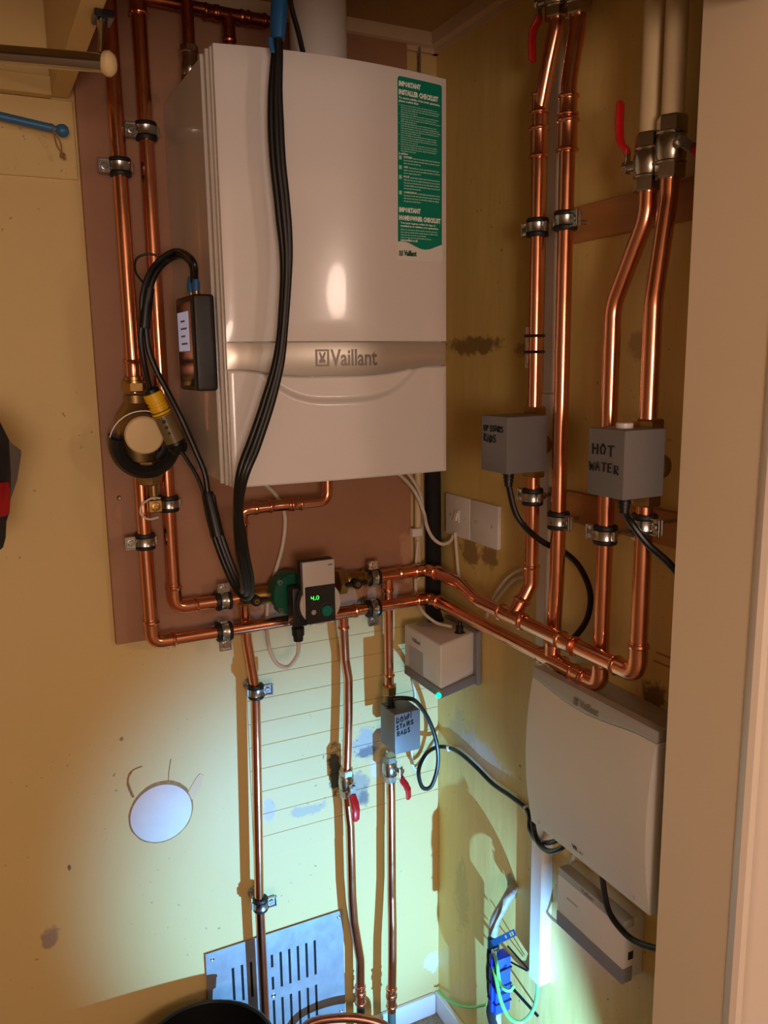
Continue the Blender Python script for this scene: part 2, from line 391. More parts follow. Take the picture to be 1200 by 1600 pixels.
struct('baseboard_back', MB().box((-.225, -.014, 0), (-.016, 0, .062), .003), 'plaster', 'short white skirting board on the back wall')
struct('baseboard_right', MB().box((-.014, -.5, 0), (0, -.0, .062), .003), 'plaster', 'low white skirting board on the right wall')
# painted boards of the back wall, right of the gas pipe
zs = [.612 + .0585*i for i in range(11)]
for (x0, x1) in ((-.512, -.2585), (-.2565, -.001)):
    for z0 in zs:
        z1 = z0+.0577
        MB().box((x0, -.0022, z0), (x1, .002, z1), .0005).build('plank', 'wall', wb, 0)
MB().box((-1.74, -.007, 2.147), (-.80, .002, 2.288), .001).build('wall_panel', 'wall', wb, 0)
tag(struct('trim_5', MB().box((-1.74, -.03, 2.289), (-.838, 0, 2.322), .001), 'wall'), 'cream batten on the back wall under the cupboard')
# timber grounds on the right wall
for i, (z0, z1, y1) in enumerate(((2.003, 2.064, -.505), (1.487, 1.545, -.47))):
    o = MB().box((-.014, -.885, z0), (0, y1, z1), .001).build('timber_batten', 'wood', None, 0)
    tag(o, ['brown timber batten across the right wall behind the upper clips', 'brown timber batten on the right wall behind the lower clips'][i], 'batten', 'timber battens')
# hardboard behind the boiler
hb = MB().box((-.795, -.018, 1.211), (-.085, 0, 2.50), .001).build('backing_board', 'board', None, 0)
tag(hb, 'large brown hardboard sheet fixed behind the boiler and pipes', 'board')
def screw(p, n, parent, r=.0035):
    MB().lathe(p, n, [(-.002, r), (.0012, r), (.0018, r*.8), (.0008, r*.35), (.0004, 0)], 10).build('screw', 'zinc', parent)
screw(B(186, 778, -.018), (0, -1, 0), hb, .005)
# hanging cupboard side at the top left
tag(MB().box((-.838, -.95, 2.292), (-.806, -.008, 2.512), .001).build('cupboard_side', 'wall', None, 0), 'cream cupboard side board hanging at the top left', 'cupboard board')

# ------------------------------------------------------------------ pipes and fittings
R28, R22 = .014, .0112
def tube_part(parent, pts, r, ma='copper', rad=.0, name='tube', seg=20):
    return MB().tube(bend(pts, rad, 8) if rad else pts, r, seg).build(name, ma, parent)
def socket_prof(r, L_, bead=True):
    R_ = r*1.10
    return [(0, r), (0, R_*1.02), (.001, R_*1.16), (.0035, R_*1.22), (.006, R_*1.16), (.0075, R_*1.02), (.009, R_), (L_-.009, R_), (L_-.0075, R_*1.02), (L_-.006, R_*1.16), (L_-.0035, R_*1.22), (L_-.001, R_*1.16), (L_, R_*1.02), (L_, r)]
def coupling(parent, p, d, r, L_=.05, ma='copper', name='coupling'):
    d = V(d).normalized(); p = V(p)
    return MB().lathe(p-d*L_/2, d, socket_prof(r, L_), 20).build(name, ma, parent)
def bead(mb, p, d, r):
    mb.lathe(V(p)-V(d).normalized()*.0045, d, [(0, r*1.06), (.001, r*1.2), (.0045, r*1.30), (.008, r*1.2), (.009, r*1.06)], 20)
def elbow(parent, a, c, b, r, leg=.038, rad=.022, ma='copper'):
    """elbow fitting at corner c between the directions to a and to b"""
    a, c, b = V(a), V(c), V(b); u = (a-c).normalized(); w = (b-c).normalized()
    mb = MB().tube(bend([c+u*leg, c, c+w*leg], rad, 10), r*1.10, 20)
    bead(mb, c+u*(leg-.006), u, r); bead(mb, c+w*(leg-.006), w, r)
    return mb.build('elbow', ma, parent)
def tee(parent, p, axis, branch, r, rb=None, leg=.03, bl=.034, ma='copper'):
    p = V(p); ax = V(axis).normalized(); br = V(branch).normalized(); rb = rb or r
    mb = MB().cyl(p-ax*leg, p+ax*leg, r*1.10, seg=20); mb.cyl(p, p+br*bl, rb*1.10, seg=20)
    for s_ in (-1, 1): bead(mb, p+ax*s_*(leg-.004), ax, r)
    bead(mb, p+br*(bl-.004), br, rb)
    return mb.build('tee', ma, parent)
def ball_valve(name, p, d, r, lever_dir, lever_side, label, L_=.075, handle='red', lever_len=.075, group=None, lever=True):
    """p centre, d along the pipe; stem on lever_side; lever runs along lever_dir"""
    p = V(p); d = V(d).normalized(); sd = V(lever_side).normalized(); ld = V(lever_dir).normalized()
    t_ = thing(name, p - d*L_/2, label, 'valve', group)
    b_ = MB().lathe(p-d*L_*.25, d, [(0, r*1.35), (L_*.1, r*1.6), (L_*.25, r*1.72), (L_*.4, r*1.6), (L_*.5, r*1.35)], 20).build('body', 'nickel', t_)
    for s_ in (-1, 1):
        MB().hexn(p+d*s_*L_*.22, p+d*s_*L_*.5, r*1.62).build('union_nut', 'nickel', t_, 20)
        MB().torus(p+d*s_*L_*.235, d, r*1.5, r*.16, 20, 6).build('ring', 'nickel', t_)
    MB().cyl(p+sd*r*1.3, p+sd*(r*1.72+.014), r*.55).build('stem', 'nickel', t_)
    q = p+sd*(r*1.72+.012)
    MB().hexn(q, q+sd*.007, r*.6).build('stem_nut', 'zinc', t_, 20)
    if lever:
        f_ = frame(q, sd, ld); w_ = .0105
        neck = MB().box((-.01, -w_*.7, -.001), (.026, w_*.7, .002), .0005, f_)
        neck.build('lever_neck', 'zinc', t_, 20)
        pts = [(.018, 0, .001), (.027, 0, .004), (.035, 0, .012), (.045, 0, .016), (lever_len*.8, 0, .018), (lever_len+.012, 0, .018), (lever_len+.016, 0, .018)]
        mb = MB().tube([f_ @ V(x) for x in pts], [w_*.8, w_, w_, w_, w_*1.02, w_*.95, w_*.5], 12, flat=.5, up=f_.to_3x3() @ V((0, 1, 0)))
        mb.build('lever_grip', handle, t_)
    return t_
def clamp(p, axis, lug, r, wall_n, wall_d, label, group='rubber lined pipe clips', stud=True):
    """rubber-lined pipe clip round a pipe; wall_n points away from the wall, wall_d is pipe centre to wall"""
    p = V(p); ax = V(axis).normalized(); n = V(wall_n).normalized(); lg = V(lug).normalized()
    t_ = thing('pipe_clip', p - n*wall_d, label, 'pipe clip', group)
    R_ = r+.004
    MB().lathe(p-ax*.0165, ax, [(0, r*1.0), (0, R_+.0015), (.003, R_+.0030), (.007, R_+.0026), (.009, R_), (.024, R_), (.026, R_+.0026), (.030, R_+.0030), (.033, R_+.0015), (.033, r)], 24).build('rubber_lining', 'rubber', t_)
    MB().lathe(p-ax*.008, ax, [(0, R_-.001), (0, R_+.0035), (.004, R_+.0026), (.012, R_+.0026), (.016, R_+.0035), (.016, R_-.001)], 24).build('band', 'zinc', t_)
    f_ = frame(p, ax, lg)   # x along lug, y = ax x lug
    yn = (f_.to_3x3().inverted() @ n).y; sg = 1 if yn > 0 else -1
    pl = MB(); hh = .0135
    pl.box((R_-.002, sg*.002, -hh), (R_+.023, sg*.0045, hh), .0008, f_)
    pl.box((R_-.002, -sg*.004, -hh*.9), (R_+.020, -sg*.001, hh*.9), .0006, f_)
    pl.box((R_+.0200, sg*.004, -hh), (R_+.0235, sg*.0095, hh), .0008, f_)
    pl.box((R_+.002, sg*.004, -hh), (R_+.022, sg*.0085, -hh+.003), .0006, f_)
    pl.box((R_+.002, sg*.004, hh-.003), (R_+.022, sg*.0085, hh), .0006, f_)
    pl.build('lug', 'zinc', t_, 20)
    sc_ = f_ @ V((R_+.0105, sg*.0045, 0)); nn = f_.to_3x3() @ V((0, sg, 0))
    MB().lathe(sc_-nn*.008, nn, [(0, .0028), (.008, .0028), (.008, .0062), (.0105, .0062), (.0118, .005), (.0118, .0022), (.0100, .0018), (.0100, 0)], 12).build('screw', 'zinc', t_)
    p2 = MB(); p2.box((-R_-.007, -.003, -.009), (-R_+.001, .003, .009), .001, f_)
    p2.build('hinge', 'zinc', t_, 20)
    if stud:
        MB().hexn(p-n*(R_), p-n*(R_+.010), .008).build('boss', 'zinc', t_, 20)
        MB().cyl(p-n*(R_+.006), p-n*(wall_d-.001), .004, seg=10).build('stud', 'zinc', t_)
        MB().lathe(p-n*wall_d, n, [(0, .016), (.003, .016), (.004, .008), (.008, .007)], 16).build('wall_plate', 'zinc', t_)
    return t_
Z = V((0, 0, 1)); X = V((1, 0, 0)); Y = V((0, 1, 0))
YB = -.062                                  # left pipes stand off the wall by this
# --- outer left riser
xl1 = B(200, 450, YB).x; xl2 = B(243, 450, YB).x
sepz = B(228, 668, YB).z
p = thing('copper_pipe', (xl1, YB, sepz+.06), 'tarnished copper riser at the far left above the air separator', 'pipe', 'copper pipes')
tube_part(p, [(xl1-.001, YB, 2.513), (xl1, YB, sepz+.07)], R28, 'copper')
coupling(p, (xl1, YB, B(205, 580, YB).z), Z, R28, .045)
# --- inner left riser turning to the pump valve
zu = 1.288; zl = 1.222
p = thing('copper_pipe', (xl2, YB, zu), 'copper riser nearest the boiler side, elbowed towards the pump', 'pipe', 'copper pipes')
c_ = V((xl2, YB, zu))
tube_part(p, [(xl2, YB, 2.513), c_, (B(372, 940, YB).x, YB, zu)], R28, rad=.03)
elbow(p, c_+Z, c_, c_+X, R28, .05, .034)
coupling(p, (xl2, YB, B(215, 15, YB).z+.02), Z, R28, .06)
# --- lower left leg, lower run, lower manifold, up to the third riser
YL = -.072; XL = -.060; XU = -.092
xt = B(536, 955, YL).x
p3y = -.692; 
p = thing('copper_pipe', (xl1, YB, zl), 'long copper return pipe from the air separator along the lower run to the right wall', 'pipe', 'copper pipes')
c1 = V((xl1, YL, zl)); c2 = V((XL, YL, zl+.002)); c3 = V((XL-.006, p3y, zl))
tube_part(p, [(xl1, YB, sepz-.06), (xl1, YB-.003, 1.4), c1, c2, c3, (c3.x, p3y, zl+.1)], R28, rad=[.3, .03, .03, .03], seg=20)
elbow(p, c1+Z, c1, c1+X, R28, .05, .034)
elbow(p, c2-X, c2, c2-Y, R28, .046, .034)
elbow(p, c3+Y, c3, c3+Z, R28, .044, .026)
tee(p, (xt, YL, zl), X, -Z, R28, R22, .034, .040)
tee(p, (XL, -.548, zl-.001), Y, Z, R28, R28, .036, .040)
coupling(p, (XL-.004, -.632, zl-.003), Y, R28, .034)
# --- pump run right of the pump, upper manifold, up to the hot water valve
x3 = B(606, 905, YB).x
p4x, p4y = -.088, -.806
p = thing('copper_pipe', (XU, -.4, zu), 'copper flow pipe from the pump along the upper run to the right wall', 'pipe', 'copper pipes')
zu2 = zu+.006
q1 = V((-.060, YB, zu2)); q2 = V((-.062, -.215, zu2)); q3 = V((XU, -.33, zu)); q4 = V((p4x, p4y, zu-.004))
tube_part(p, [(B(566, 905, YB).x, YB, zu2), q1, q2, q3, q4, (p4x, p4y, 1.62)], R28, rad=[.03, .12, .12, .034], seg=20)
elbow(p, q1-X, q1, q1-Y, R28, .046, .034)
elbow(p, q4+Y, q4, q4+Z, R28, .056, .04)
tee(p, (x3, YB, zu2), X, -Z, R28, R22, .034, .040)
tee(p, (XU, -.458, zu), Y, V((.55, -.03, .8)), R28, R28, .04, .040)
coupling(p, (XU, -.632, zu-.002), Y, R28, .044)
# --- riser 1 (upstairs radiators)
p1x, p1y = -.052, -.464
zvU = 1.637; zvH = 1.634
p = thing('copper_pipe', (p1x, p1y, 1.3), 'copper riser below the upstairs radiator valve, angled into the manifold', 'pipe', 'copper pipes')
e1 = V((p1x, p1y, 1.352)); e2 = V((XU+.02, -.459, 1.312))
tube_part(p, [(p1x, p1y, zvU-.05), e1, e2], R28, rad=.03)
elbow(p, e1+Z, e1, e2, R28, .042, .03)
TOPZ = 2.345
tp1 = W(870, 40, -.05); tp2 = W(903, 40, -.05)
p = thing('copper_pipe', (p1x, p1y, zvU+.06), 'copper riser above the upstairs radiator valve, bent at the top', 'pipe', 'copper pipes')
tube_part(p, [(p1x, p1y, zvU+.05), (p1x, p1y, 2.24), W(858, 95, p1x), tp1, tp1+Z*.03], R28, rad=.06)
coupling(p, (p1x, p1y, W(838, 165, p1x).z), Z, R28, .036); coupling(p, (p1x, p1y, W(837, 225, p1x).z), Z, R28*1.08, .055)
# --- riser 2
p2x, p2y = -.060, -.556
p = thing('copper_pipe', (p2x, p2y, zl), 'straight copper riser second from the corner on the right wall', 'pipe', 'copper pipes')
tube_part(p, [(p2x, -.549, zl+.02), (p2x, p2y, 1.4), (p2x, p2y, 2.26), tp2, tp2+Z*.03], R28, rad=[.3, .1, .08])
coupling(p, (p2x, p2y, W(888, 165, p2x).z), Z, R28, .036); coupling(p, (p2x, p2y, W(886, 212, p2x).z), Z, R28*1.08, .055)
# --- riser 3 and 4 with bends below the ball valves
lg1 = W(1016, 200, -.06); lg2 = W(1050, 200, -.06)
p3x = XL-.006
p = thing('copper_pipe', (p3x, p3y, zl), 'copper riser with a long swan bend below the left ball valve', 'pipe', 'copper pipes')
tube_part(p, [(p3x, p3y, zl+.06), (p3x, p3y, 1.88), (-.06, lg1.y, 2.01), (-.06, lg1.y, 2.1)], R28, rad=.09)
p = thing('copper_pipe', (p4x, p4y, zvH+.06), 'copper riser above the hot water valve, bent towards the wall', 'pipe', 'copper pipes')
tube_part(p, [(p4x, p4y, zvH+.05), (p4x, p4y, 1.88), (-.06, lg2.y, 2.03), (-.06, lg2.y, 2.12)], R28, rad=.09)
# --- painted old pipes above
for i, (lg, zz) in enumerate(((lg1, 2.112), (lg2, 2.12))):
    o = MB().cyl((-.06, lg.y, zz), (-.06, lg.y, 2.514), .0165, seg=20).build('painted_pipe', 'lag')
    tag(o, ['old cream painted pipe above the ball valve with the raised red lever', 'old cream painted pipe nearest the door lining'][i], 'pipe', 'painted pipes')
vz = W(1013, 255, -.06).z
ball_valve('ball_valve', (-.06, lg1.y, vz), Z, R28, (0.0, .15, 1), (-.35, 1, 0), 'nickel ball valve with upright red lever on the right wall', .085, lever_len=.085)
ball_valve('ball_valve', (-.06, lg2.y, vz+.012), Z, R28, (.8, -.5, -.5), (-.4, -1, 0), 'nickel ball valve beside the door lining, lever turned away', .088, lever_len=.05)
ball_valve('ball_valve', tp1+Z*.045, Z, R28, (0, .3, -1), (-.4, 1, 0), 'nickel ball valve at the top with drooping red lever', .07, lever_len=.075)
ball_valve('ball_valve', tp2+Z*.05, Z, R28, (0, .2, 1), (.1, -1, 0), 'nickel ball valve at the top edge, right of the red lever', .07, lever=False)
for i, (t_, x_) in enumerate(((tp1, 'first'), (tp2, 'second'))):
    o = MB().cyl(t_+Z*.085, (t_.x, t_.y, 2.514), R28, seg=16).build('copper_stub', 'copperold')
    tag(o, ['copper stub into the ceiling above the drooping red lever', 'copper stub into the ceiling right of the drooping red lever'][i], 'pipe', 'copper pipes')

# --- drop to the left isolating valve (second from corner), 22 mm
p = thing('copper_pipe', (xt, YL, .9), 'copper drop from the lower run to the left floor valve', 'pipe', 'copper pipes')
v2 = B(541, 1222, -.062)
P2 = [B(x, y, -.062) for x, y in ((536, 975), (539, 1030), (544, 1060), (544, 1120), (541, 1222))]
P2[0] = V((xt, YL, zl-.02)); tube_part(p, bend(P2, .08, 6), R22, 'copper')
p = thing('copper_pipe', (v2.x, -.062, 0), 'copper tail below the left floor valve with a soldered joint', 'pipe', 'copper pipes')
P2 = [v2-Z*.03] + [B(x, y, -.062) for x, y in ((547, 1290), (550, 1400), (553, 1440), (563, 1500))] ; P2.append(V((P2[-1].x-.002, -.062, .165)))
tube_part(p, bend(P2, .1, 6), R22, 'copper')
coupling(p, (P2[-1].x, -.062, .185), Z, R22, .032); coupling(p, (P2[-1].x, -.062, .212), Z, R22, .022)
tag(MB().cyl((P2[-1].x, -.062, -.01), (P2[-1].x, -.062, .172), .0105, seg=14).build('old_pipe', 'greypipe'), 'dark old pipe stub under the left copper tail', 'pipe', 'old pipe stubs')
# --- drop through the downstairs valve
p = thing('copper_pipe', (x3, YB, 1.05), 'short copper drop from the upper run to the downstairs radiator valve', 'pipe', 'copper pipes')
zd = B(606, 1130, YB).z; v3 = B(609, 1200, YB); 
tube_part(p, [(x3, YB, zu-.02), (x3, YB, zd+.03)], R22, 'copper')
coupling(p, (x3, YB, B(605, 1066, YB).z), Z, R22*.96, .04, name='coupling')
p = thing('copper_pipe', (x3, YB, 0), 'copper tail below the right floor valve down to the floor', 'pipe', 'copper pipes')
P3 = [V((x3, YB, v3.z+.0)), B(611, 1250, YB-.002), B(612, 1400, YB-.006), B(613, 1450, -.08), B(613, 1500, -.09), B(612, 1580, -.09)]
tube_part(p, bend(P3, .1, 6), R22, 'copper')
P3e = P3[-1]; coupling(p, P3e+Z*.03, Z, R22, .034); coupling(p, P3e+Z*.058, Z, R22, .024)
tag(MB().cyl((P3e.x, P3e.y, -.01), P3e+Z*.02, .0105, seg=14).build('old_pipe', 'greypipe'), 'dark old pipe stub under the right copper tail', 'pipe', 'old pipe stubs')
ball_valve('ball_valve', v2, Z, R22, (-.06, 0, -1), (.12, -1, 0), 'nickel floor valve with red lever hanging down, on the left drop', .072, lever_len=.062)
ball_valve('ball_valve', v3, Z, R22, (.12, 0, -1), (.55, -.85, 0), 'nickel floor valve with red lever under the downstairs actuator', .07, lever_len=.058)
# --- gas pipe
p = thing('copper_pipe', (-.515, -.05, 0), 'thin copper gas pipe from under the boiler down the left of the planks', 'pipe', 'copper pipes')
gy = -.105
G = [B(512, 735, gy)+Z*.05, B(512, 783, gy), B(378, 797, gy), B(382, 950, -.045), B(386, 1000, -.045), B(399, 1075, -.052), B(405, 1400, -.052), V((B(413, 1560, -.052).x, -.052, 0.0))]
tube_part(p, bend(G, [.022, .022, .08, .1, .1, .3], 7), R22, 'copper', seg=16)
elbow(p, G[1], G[2], G[3], R22, .036, .02); coupling(p, B(437, 790, gy), X, R22, .05); coupling(p, B(463, 788, gy), X, R22, .026)
# --- pipework over the boiler
p = thing('copper_pipe', (-.5, -.08, 2.42), 'tarnished copper pipework above the boiler with a tee', 'pipe', 'copper pipes')
ty = -.075; a_ = B(215, 5, ty); zt = B(350, 22, ty).z
tube_part(p, [(xl2, -.062, zt+.01), (B(420, 35, ty).x, ty, zt)], R22, 'copperold')
xt1 = B(286, 10, ty).x; xt2 = B(357, 30, ty).x
tube_part(p, [(xt1, ty-.03, 2.514), (xt1, ty-.03, B(284, 80, ty-.03).z)], R22, 'copperold', name='drop_tube')
tee(p, (xt2, ty, zt), X, -Z, R22, R22, .03, .05, 'copperold')
tube_part(p, [(xt2, ty, zt), (xt2, ty, 2.29)], R22, 'copperold', name='drop_tube')
coupling(p, (B(330, 15, ty).x, ty, zt), X, R22, .03, 'copperold'); coupling(p, (B(400, 32, ty).x, ty, zt), X, R22, .04, 'copperold')
t_ = thing('drain_cock', (xt1, ty-.03, 2.3), 'dull grey pipe valve above the boiler left shoulder', 'valve')
zc = B(285, 92, ty-.03).z
MB().lathe((xt1, ty-.03, zc-.03), Z, [(0, .013), (.01, .017), (.02, .017), (.03, .014), (.045, .014)], 16).build('body', 'nickel', t_)
MB().hexn((xt1, ty-.03, zc-.045), (xt1, ty-.03, zc-.028), .018).build('nut', 'brassdull', t_, 20); MB().hexn((xt1, ty-.03, zc+.012), (xt1, ty-.03, zc+.026), .017).build('nut', 'nickel', t_, 20)
tag(MB().cyl(B(655, 120, -.012), (B(655, 60, -.012).x, -.012, 2.514), .004, seg=8).build('thin_pipe', 'zinc'), 'thin grey pipe in the corner above the boiler', 'pipe')
# --- pipe clips
clamp((xl1, YB, B(170, 260, YB).z), Z, -X, R28, -Y, .044, 'pipe clip on the outer left riser near the shelf')
clamp((xl2, YB, B(225, 205, YB).z), Z, -X, R28, -Y, .044, 'pipe clip on the inner left riser beside the boiler top')
clamp((xl2, YB, B(262, 787, YB).z), Z, -X, R28, -Y, .044, 'pipe clip on the inner left riser beside the drain valve')
clamp((xl1, YB, B(223, 846, YB).z), Z, -X, R28, -Y, .044, 'pipe clip on the lower left leg below the air separator')
clamp((B(349, 940, YB).x, YB, zu), X, Z, R28, -Y, .044, 'pipe clip with raised lug left of the pump valve')
clamp((B(350, 985, YL).x, YL, zl), X, -Z, R28, -Y, .054, 'pipe clip with lug down on the lower run, left of the pump')
clamp((B(582, 900, YB).x, YB, zu2), X, Z, R28, -Y, .044, 'pipe clip with raised lug on the upper run, right of the pump')
clamp((B(582, 945, YL).x, YL, zl), X, -Z, R28, -Y, .054, 'pipe clip with lug down on the lower run, right of the pump')
g1 = B(400, 1080, -.052); clamp((g1.x, -.052, g1.z), Z, X, R22, -Y, .05, 'upper pipe clip on the thin gas pipe')
g2 = B(407, 1412, -.052); clamp((g2.x, -.052, g2.z), Z, X, R22, -Y, .05, 'lower pipe clip on the gas pipe above the metal grille')
clamp((p1x, p1y, W(835, 357, p1x).z), Z, Y, R28, -X, -p1x, 'pipe clip high on the riser above the upstairs valve')
clamp((p2x, p2y, W(885, 345, p2x).z), Z, -Y, R28, -X, -p2x, 'pipe clip high on the second riser with lug towards the door')
clamp((p1x, p1y, W(828, 775, p1x).z), Z, Y, R28, -X, -p1x, 'pipe clip just under the upstairs actuator')
clamp((p2x, p2y, W(870, 812, p2x).z), Z, -Y, R28, -X, -p2x, 'pipe clip low on the second riser with lug towards the door')
clamp((p3x, p3y, W(945, 835, p3x).z), Z, Y, R28, -X, -p3x, 'pipe clip below the hot water actuator, left one')
clamp((p4x, p4y, W(1003, 818, p4x).z), Z, -Y, R28, -X, -p4x, 'pipe clip below the hot water actuator, nearest the door lining')
# two cable ties holding a thin rod to riser 1
for i, yy in enumerate((525, 550)):
    z_ = W(834, yy, p1x).z
    o = MB().torus((p1x, p1y+.003, z_), Z, .0178, .0030, 20, 6).build('cable_tie', 'cable')
    tag(o, ['upper black cable tie round the riser', 'lower black cable tie round the riser'][i], 'cable tie', 'cable ties')
tag(MB().cyl((p1x-.006, p1y+.0195, W(820, 575, p1x).z), (p1x-.006, p1y+.0195, W(820, 512, p1x).z), .0028, seg=8).build('sensor_rod', 'nickel'), 'thin metal sensor strapped to the riser by cable ties', 'sensor')

# ------------------------------------------------------------------ boiler
BX0, BX1, BZ0, BZ1, BY = -.632, -.192, 1.580, 2.300, -.362
BXC = (BX0+BX1)/2
def bfront(x, z):
    u = (x-BXC)/.22; w = (z-BZ0)/(BZ1-BZ0)
    return BY - .010 - .024*(1-u*u)*(.35+.65*w)
bo = thing('wall_boiler', (BXC, -.018, BZ0), 'white wall hung gas boiler with silver band and green checklist sticker', 'boiler')
MB().box((BX0, -.315, BZ0+.004), (BX1, -.018, BZ1-.002), .002).build('casing', 'boilerside', bo, 0)
fr = MB()   # stepped front frame
prof = [(-.002, -.312), (-.002, -.318), (.003, -.318), (.003, -.334), (.0, -.337), (.0, -.344), (.004, -.347), (.004, BY+.004), (.435, BY+.004), (.44, -.344), (.44, -.312)]
fr.prism([(BX0+a, b) for a, b in prof], BZ0+.002, BZ1-.001, Matrix.Identity(4)); fr.build('front_frame', 'boilerside', bo, 0)
def sheet(x0, x1, ztop, zbot, nx=40, nz=20, dent=None, back=.02, off=0.0):
    mb = MB(); vs = []; fs = []
    for j in range(nz+1):
        for i in range(nx+1):
            x = x0+(x1-x0)*i/nx; z = zbot(x)+(ztop(x)-zbot(x))*j/nz
            y = bfront(x, z) - off + (dent(x, z) if dent else 0)
            e = min(i, nx-i); e2 = min(j, nz-j)
            if e == 0 or e2 == 0: y += .0025
            vs.append((x, y, z))
    n = nx+1
    for j in range(nz):
        for i in range(nx): fs.append((j*n+i, j*n+i+1, (j+1)*n+i+1, (j+1)*n+i))
    per = [i for i in range(nx)] + [j*n+nx for j in range(nz)] + [nz*n+i for i in range(nx, 0, -1)] + [j*n for j in range(nz, 0, -1)]
    k0 = len(vs); vs += [(vs[k][0], BY+back, vs[k][2]) for k in per]
    for a in range(len(per)):
        b_ = (a+1) % len(per); fs.append((per[a], k0+a, k0+b_, per[b_]))
    fs.append(tuple(k0+a for a in range(len(per))))
    return mb.add(vs, fs)
zb1 = B(525, 535, -.395).z
ZL_, ZM_, ZR_ = B(358, 577, -.372).z, B(535, 586, -.395).z, B(697, 570, -.372).z
def zband(x):
    u = (x-BXC)/.22
    e = ZL_+(ZR_-ZL_)*(u+1)/2
    q = max(0.0, 1-((u+.05)/.85)**2); return e + (ZM_-(ZL_+ZR_)/2)*q*q*(3-2*q)
def smile(x, z):
    u = (x-BXC)/.16; t_ = (zband(x)-z)
    if abs(u) >= 1: return 0
    edge = .052*(1-abs(u)**3.2)
    s_ = max(0, min(1, (edge-t_)/.012)); return .010*(s_*s_*(3-2*s_))
up = sheet(BX0+.006, BX1-.001, lambda x: BZ1, lambda x: zb1+.0025, 40, 24); up.build('upper_panel', 'boiler', bo)
bd = sheet(BX0+.006, BX1-.001, lambda x: zb1, zband, 40, 4, off=-.002); band = bd.build('silver_band', 'silver', bo); tag(band, 'curved silver band with embossed lettering')
lo = sheet(BX0+.006, BX1-.001, lambda x: zband(x)-.0025, lambda x: BZ0, 80, 70, dent=smile); lo.build('lower_flap', 'boiler', bo)
def surf(x0, z0, h=0.0):
    return lambda v: V((x0+v.x, bfront(x0+v.x, z0+v.y) - h - v.z, z0+v.y))
def put(parent, name, ma, vs, fs, fn):
    return MB().add([fn(v) for v in vs], fs).build(name, ma, parent, 0)
# lettering on the band
lx = B(517, 560, -.385).x; lz = B(540, 572, -.39).z
vs, fs = text_mesh('Vaillant', .03, .0008, .0006); vs = fit_text(vs, B(592, 560, -.39).x-lx, .030)
put(band, 'lettering', 'silverd', vs, fs, surf(lx, lz+.000, -.002))
def emblem(parent, x, z, s_, fn, ma1, ma2):
    ring = MB(); o_ = [(0, 0), (s_*.86, 0), (s_*.86, s_), (0, s_)]; w_ = s_*.12
    for (a, b, c, d) in ((0, 0, s_*.86, w_), (0, s_-w_, s_*.86, s_), (0, w_, w_, s_-w_), (s_*.86-w_, w_, s_*.86, s_-w_)):
        ring.add([fn(V((x_, y_, h_))) for h_ in (0, .0012) for x_, y_ in ((a, b), (c, b), (c, d), (a, d))], [(0, 1, 2, 3), (4, 5, 6, 7), (0, 1, 5, 4), (1, 2, 6, 5), (2, 3, 7, 6), (3, 0, 4, 7)])
    pts = [(.26, .2), (.6, .2), (.62, .36), (.52, .44), (.66, .82), (.56, .84), (.43, .54), (.32, .84), (.22, .82), (.34, .44), (.24, .36)]
    ring.add([fn(V((px_*s_, pz_*s_, h_))) for h_ in (0, .0012) for px_, pz_ in pts], [tuple(range(11)), tuple(range(11, 22))] + [(i, (i+1) % 11, 11+(i+1) % 11, 11+i) for i in range(11)])
    ring.build('emblem', ma1, parent, 0)
emblem(band, 0, 0, .030, surf(lx-.0285, lz, -.002), 'silverd', None)
# checklist sticker
sx0, sx1, sz0, sz1 = B(616, 260, -.378).x, B(690, 260, -.372).x, B(650, 408, -.376).z, B(650, 126, -.376).z
def rrect(x0, x1, z0, z1, r, n=5):
    out = []
    for (cx, cz, a) in ((x1-r, z0+r, -90), (x1-r, z1-r, 0), (x0+r, z1-r, 90), (x0+r, z0+r, 180)):
        for k in range(n+1): q = math.radians(a+90*k/n); out.append((cx+r*math.cos(q), cz+r*math.sin(q)))
    return out
def film(poly, h, name, ma, parent):
    # a thin printed film that follows the panel, sliced into vertical strips
    xs0 = min(p[0] for p in poly); xs1 = max(p[0] for p in poly); bm = bmesh.new()
    f_ = bm.faces.new([bm.verts.new((p[0], 0, p[1])) for p in poly])
    for k in range(1, 8):
        bmesh.ops.bisect_plane(bm, geom=list(bm.verts)+list(bm.edges)+list(bm.faces), plane_co=(xs0+(xs1-xs0)*k/8, 0, 0), plane_no=(1, 0, 0))
    bmesh.ops.triangulate(bm, faces=list(bm.faces))
    r_ = bmesh.ops.extrude_face_region(bm, geom=list(bm.faces)); top = {v for v in r_['geom'] if isinstance(v, bmesh.types.BMVert)}
    for v in bm.verts: v.co.y = bfront(v.co.x, v.co.z) - (h if v in top else h-.0003)
    mb = MB().addbm(bm); bm.free(); return mb.build(name, ma, parent, 0)
st = thing('checklist_sticker', ((sx0+sx1)/2, bfront(sx1, sz0), sz0), 'green and white installer checklist sticker on the boiler front', 'sticker')
SW, SH = sx1-sx0, sz1-sz0
film(rrect(sx0, sx1, sz0, sz1, .006), .0009, 'backing', 'white', st)
gz = sz0 + SH*.085
gp = [p_ for p_ in rrect(sx0+.0015, sx1-.0015, gz-.004, sz1-.0015, .005)]
gp = [p_ for p_ in gp if p_[1] > gz+.004]
wave = [(sx0+.0015+(SW-.003)*k/14, gz + .006*math.cos(k/14*PI*2.0-.6)*(-1 if False else 1)) for k in range(15)]
film(wave + gp, .0014, 'green_field', 'green', st)
def stext(body, x, z, w, h, ma, name, hh=.0016, bold=.0):
    vs, fs = text_mesh(body, .01, .0001, bold, 1); vs = fit_text(vs, w, h)
    return put(st, name, ma, vs, fs, surf(x, z, hh))
L0 = sx0+.004; TW = SW-.008
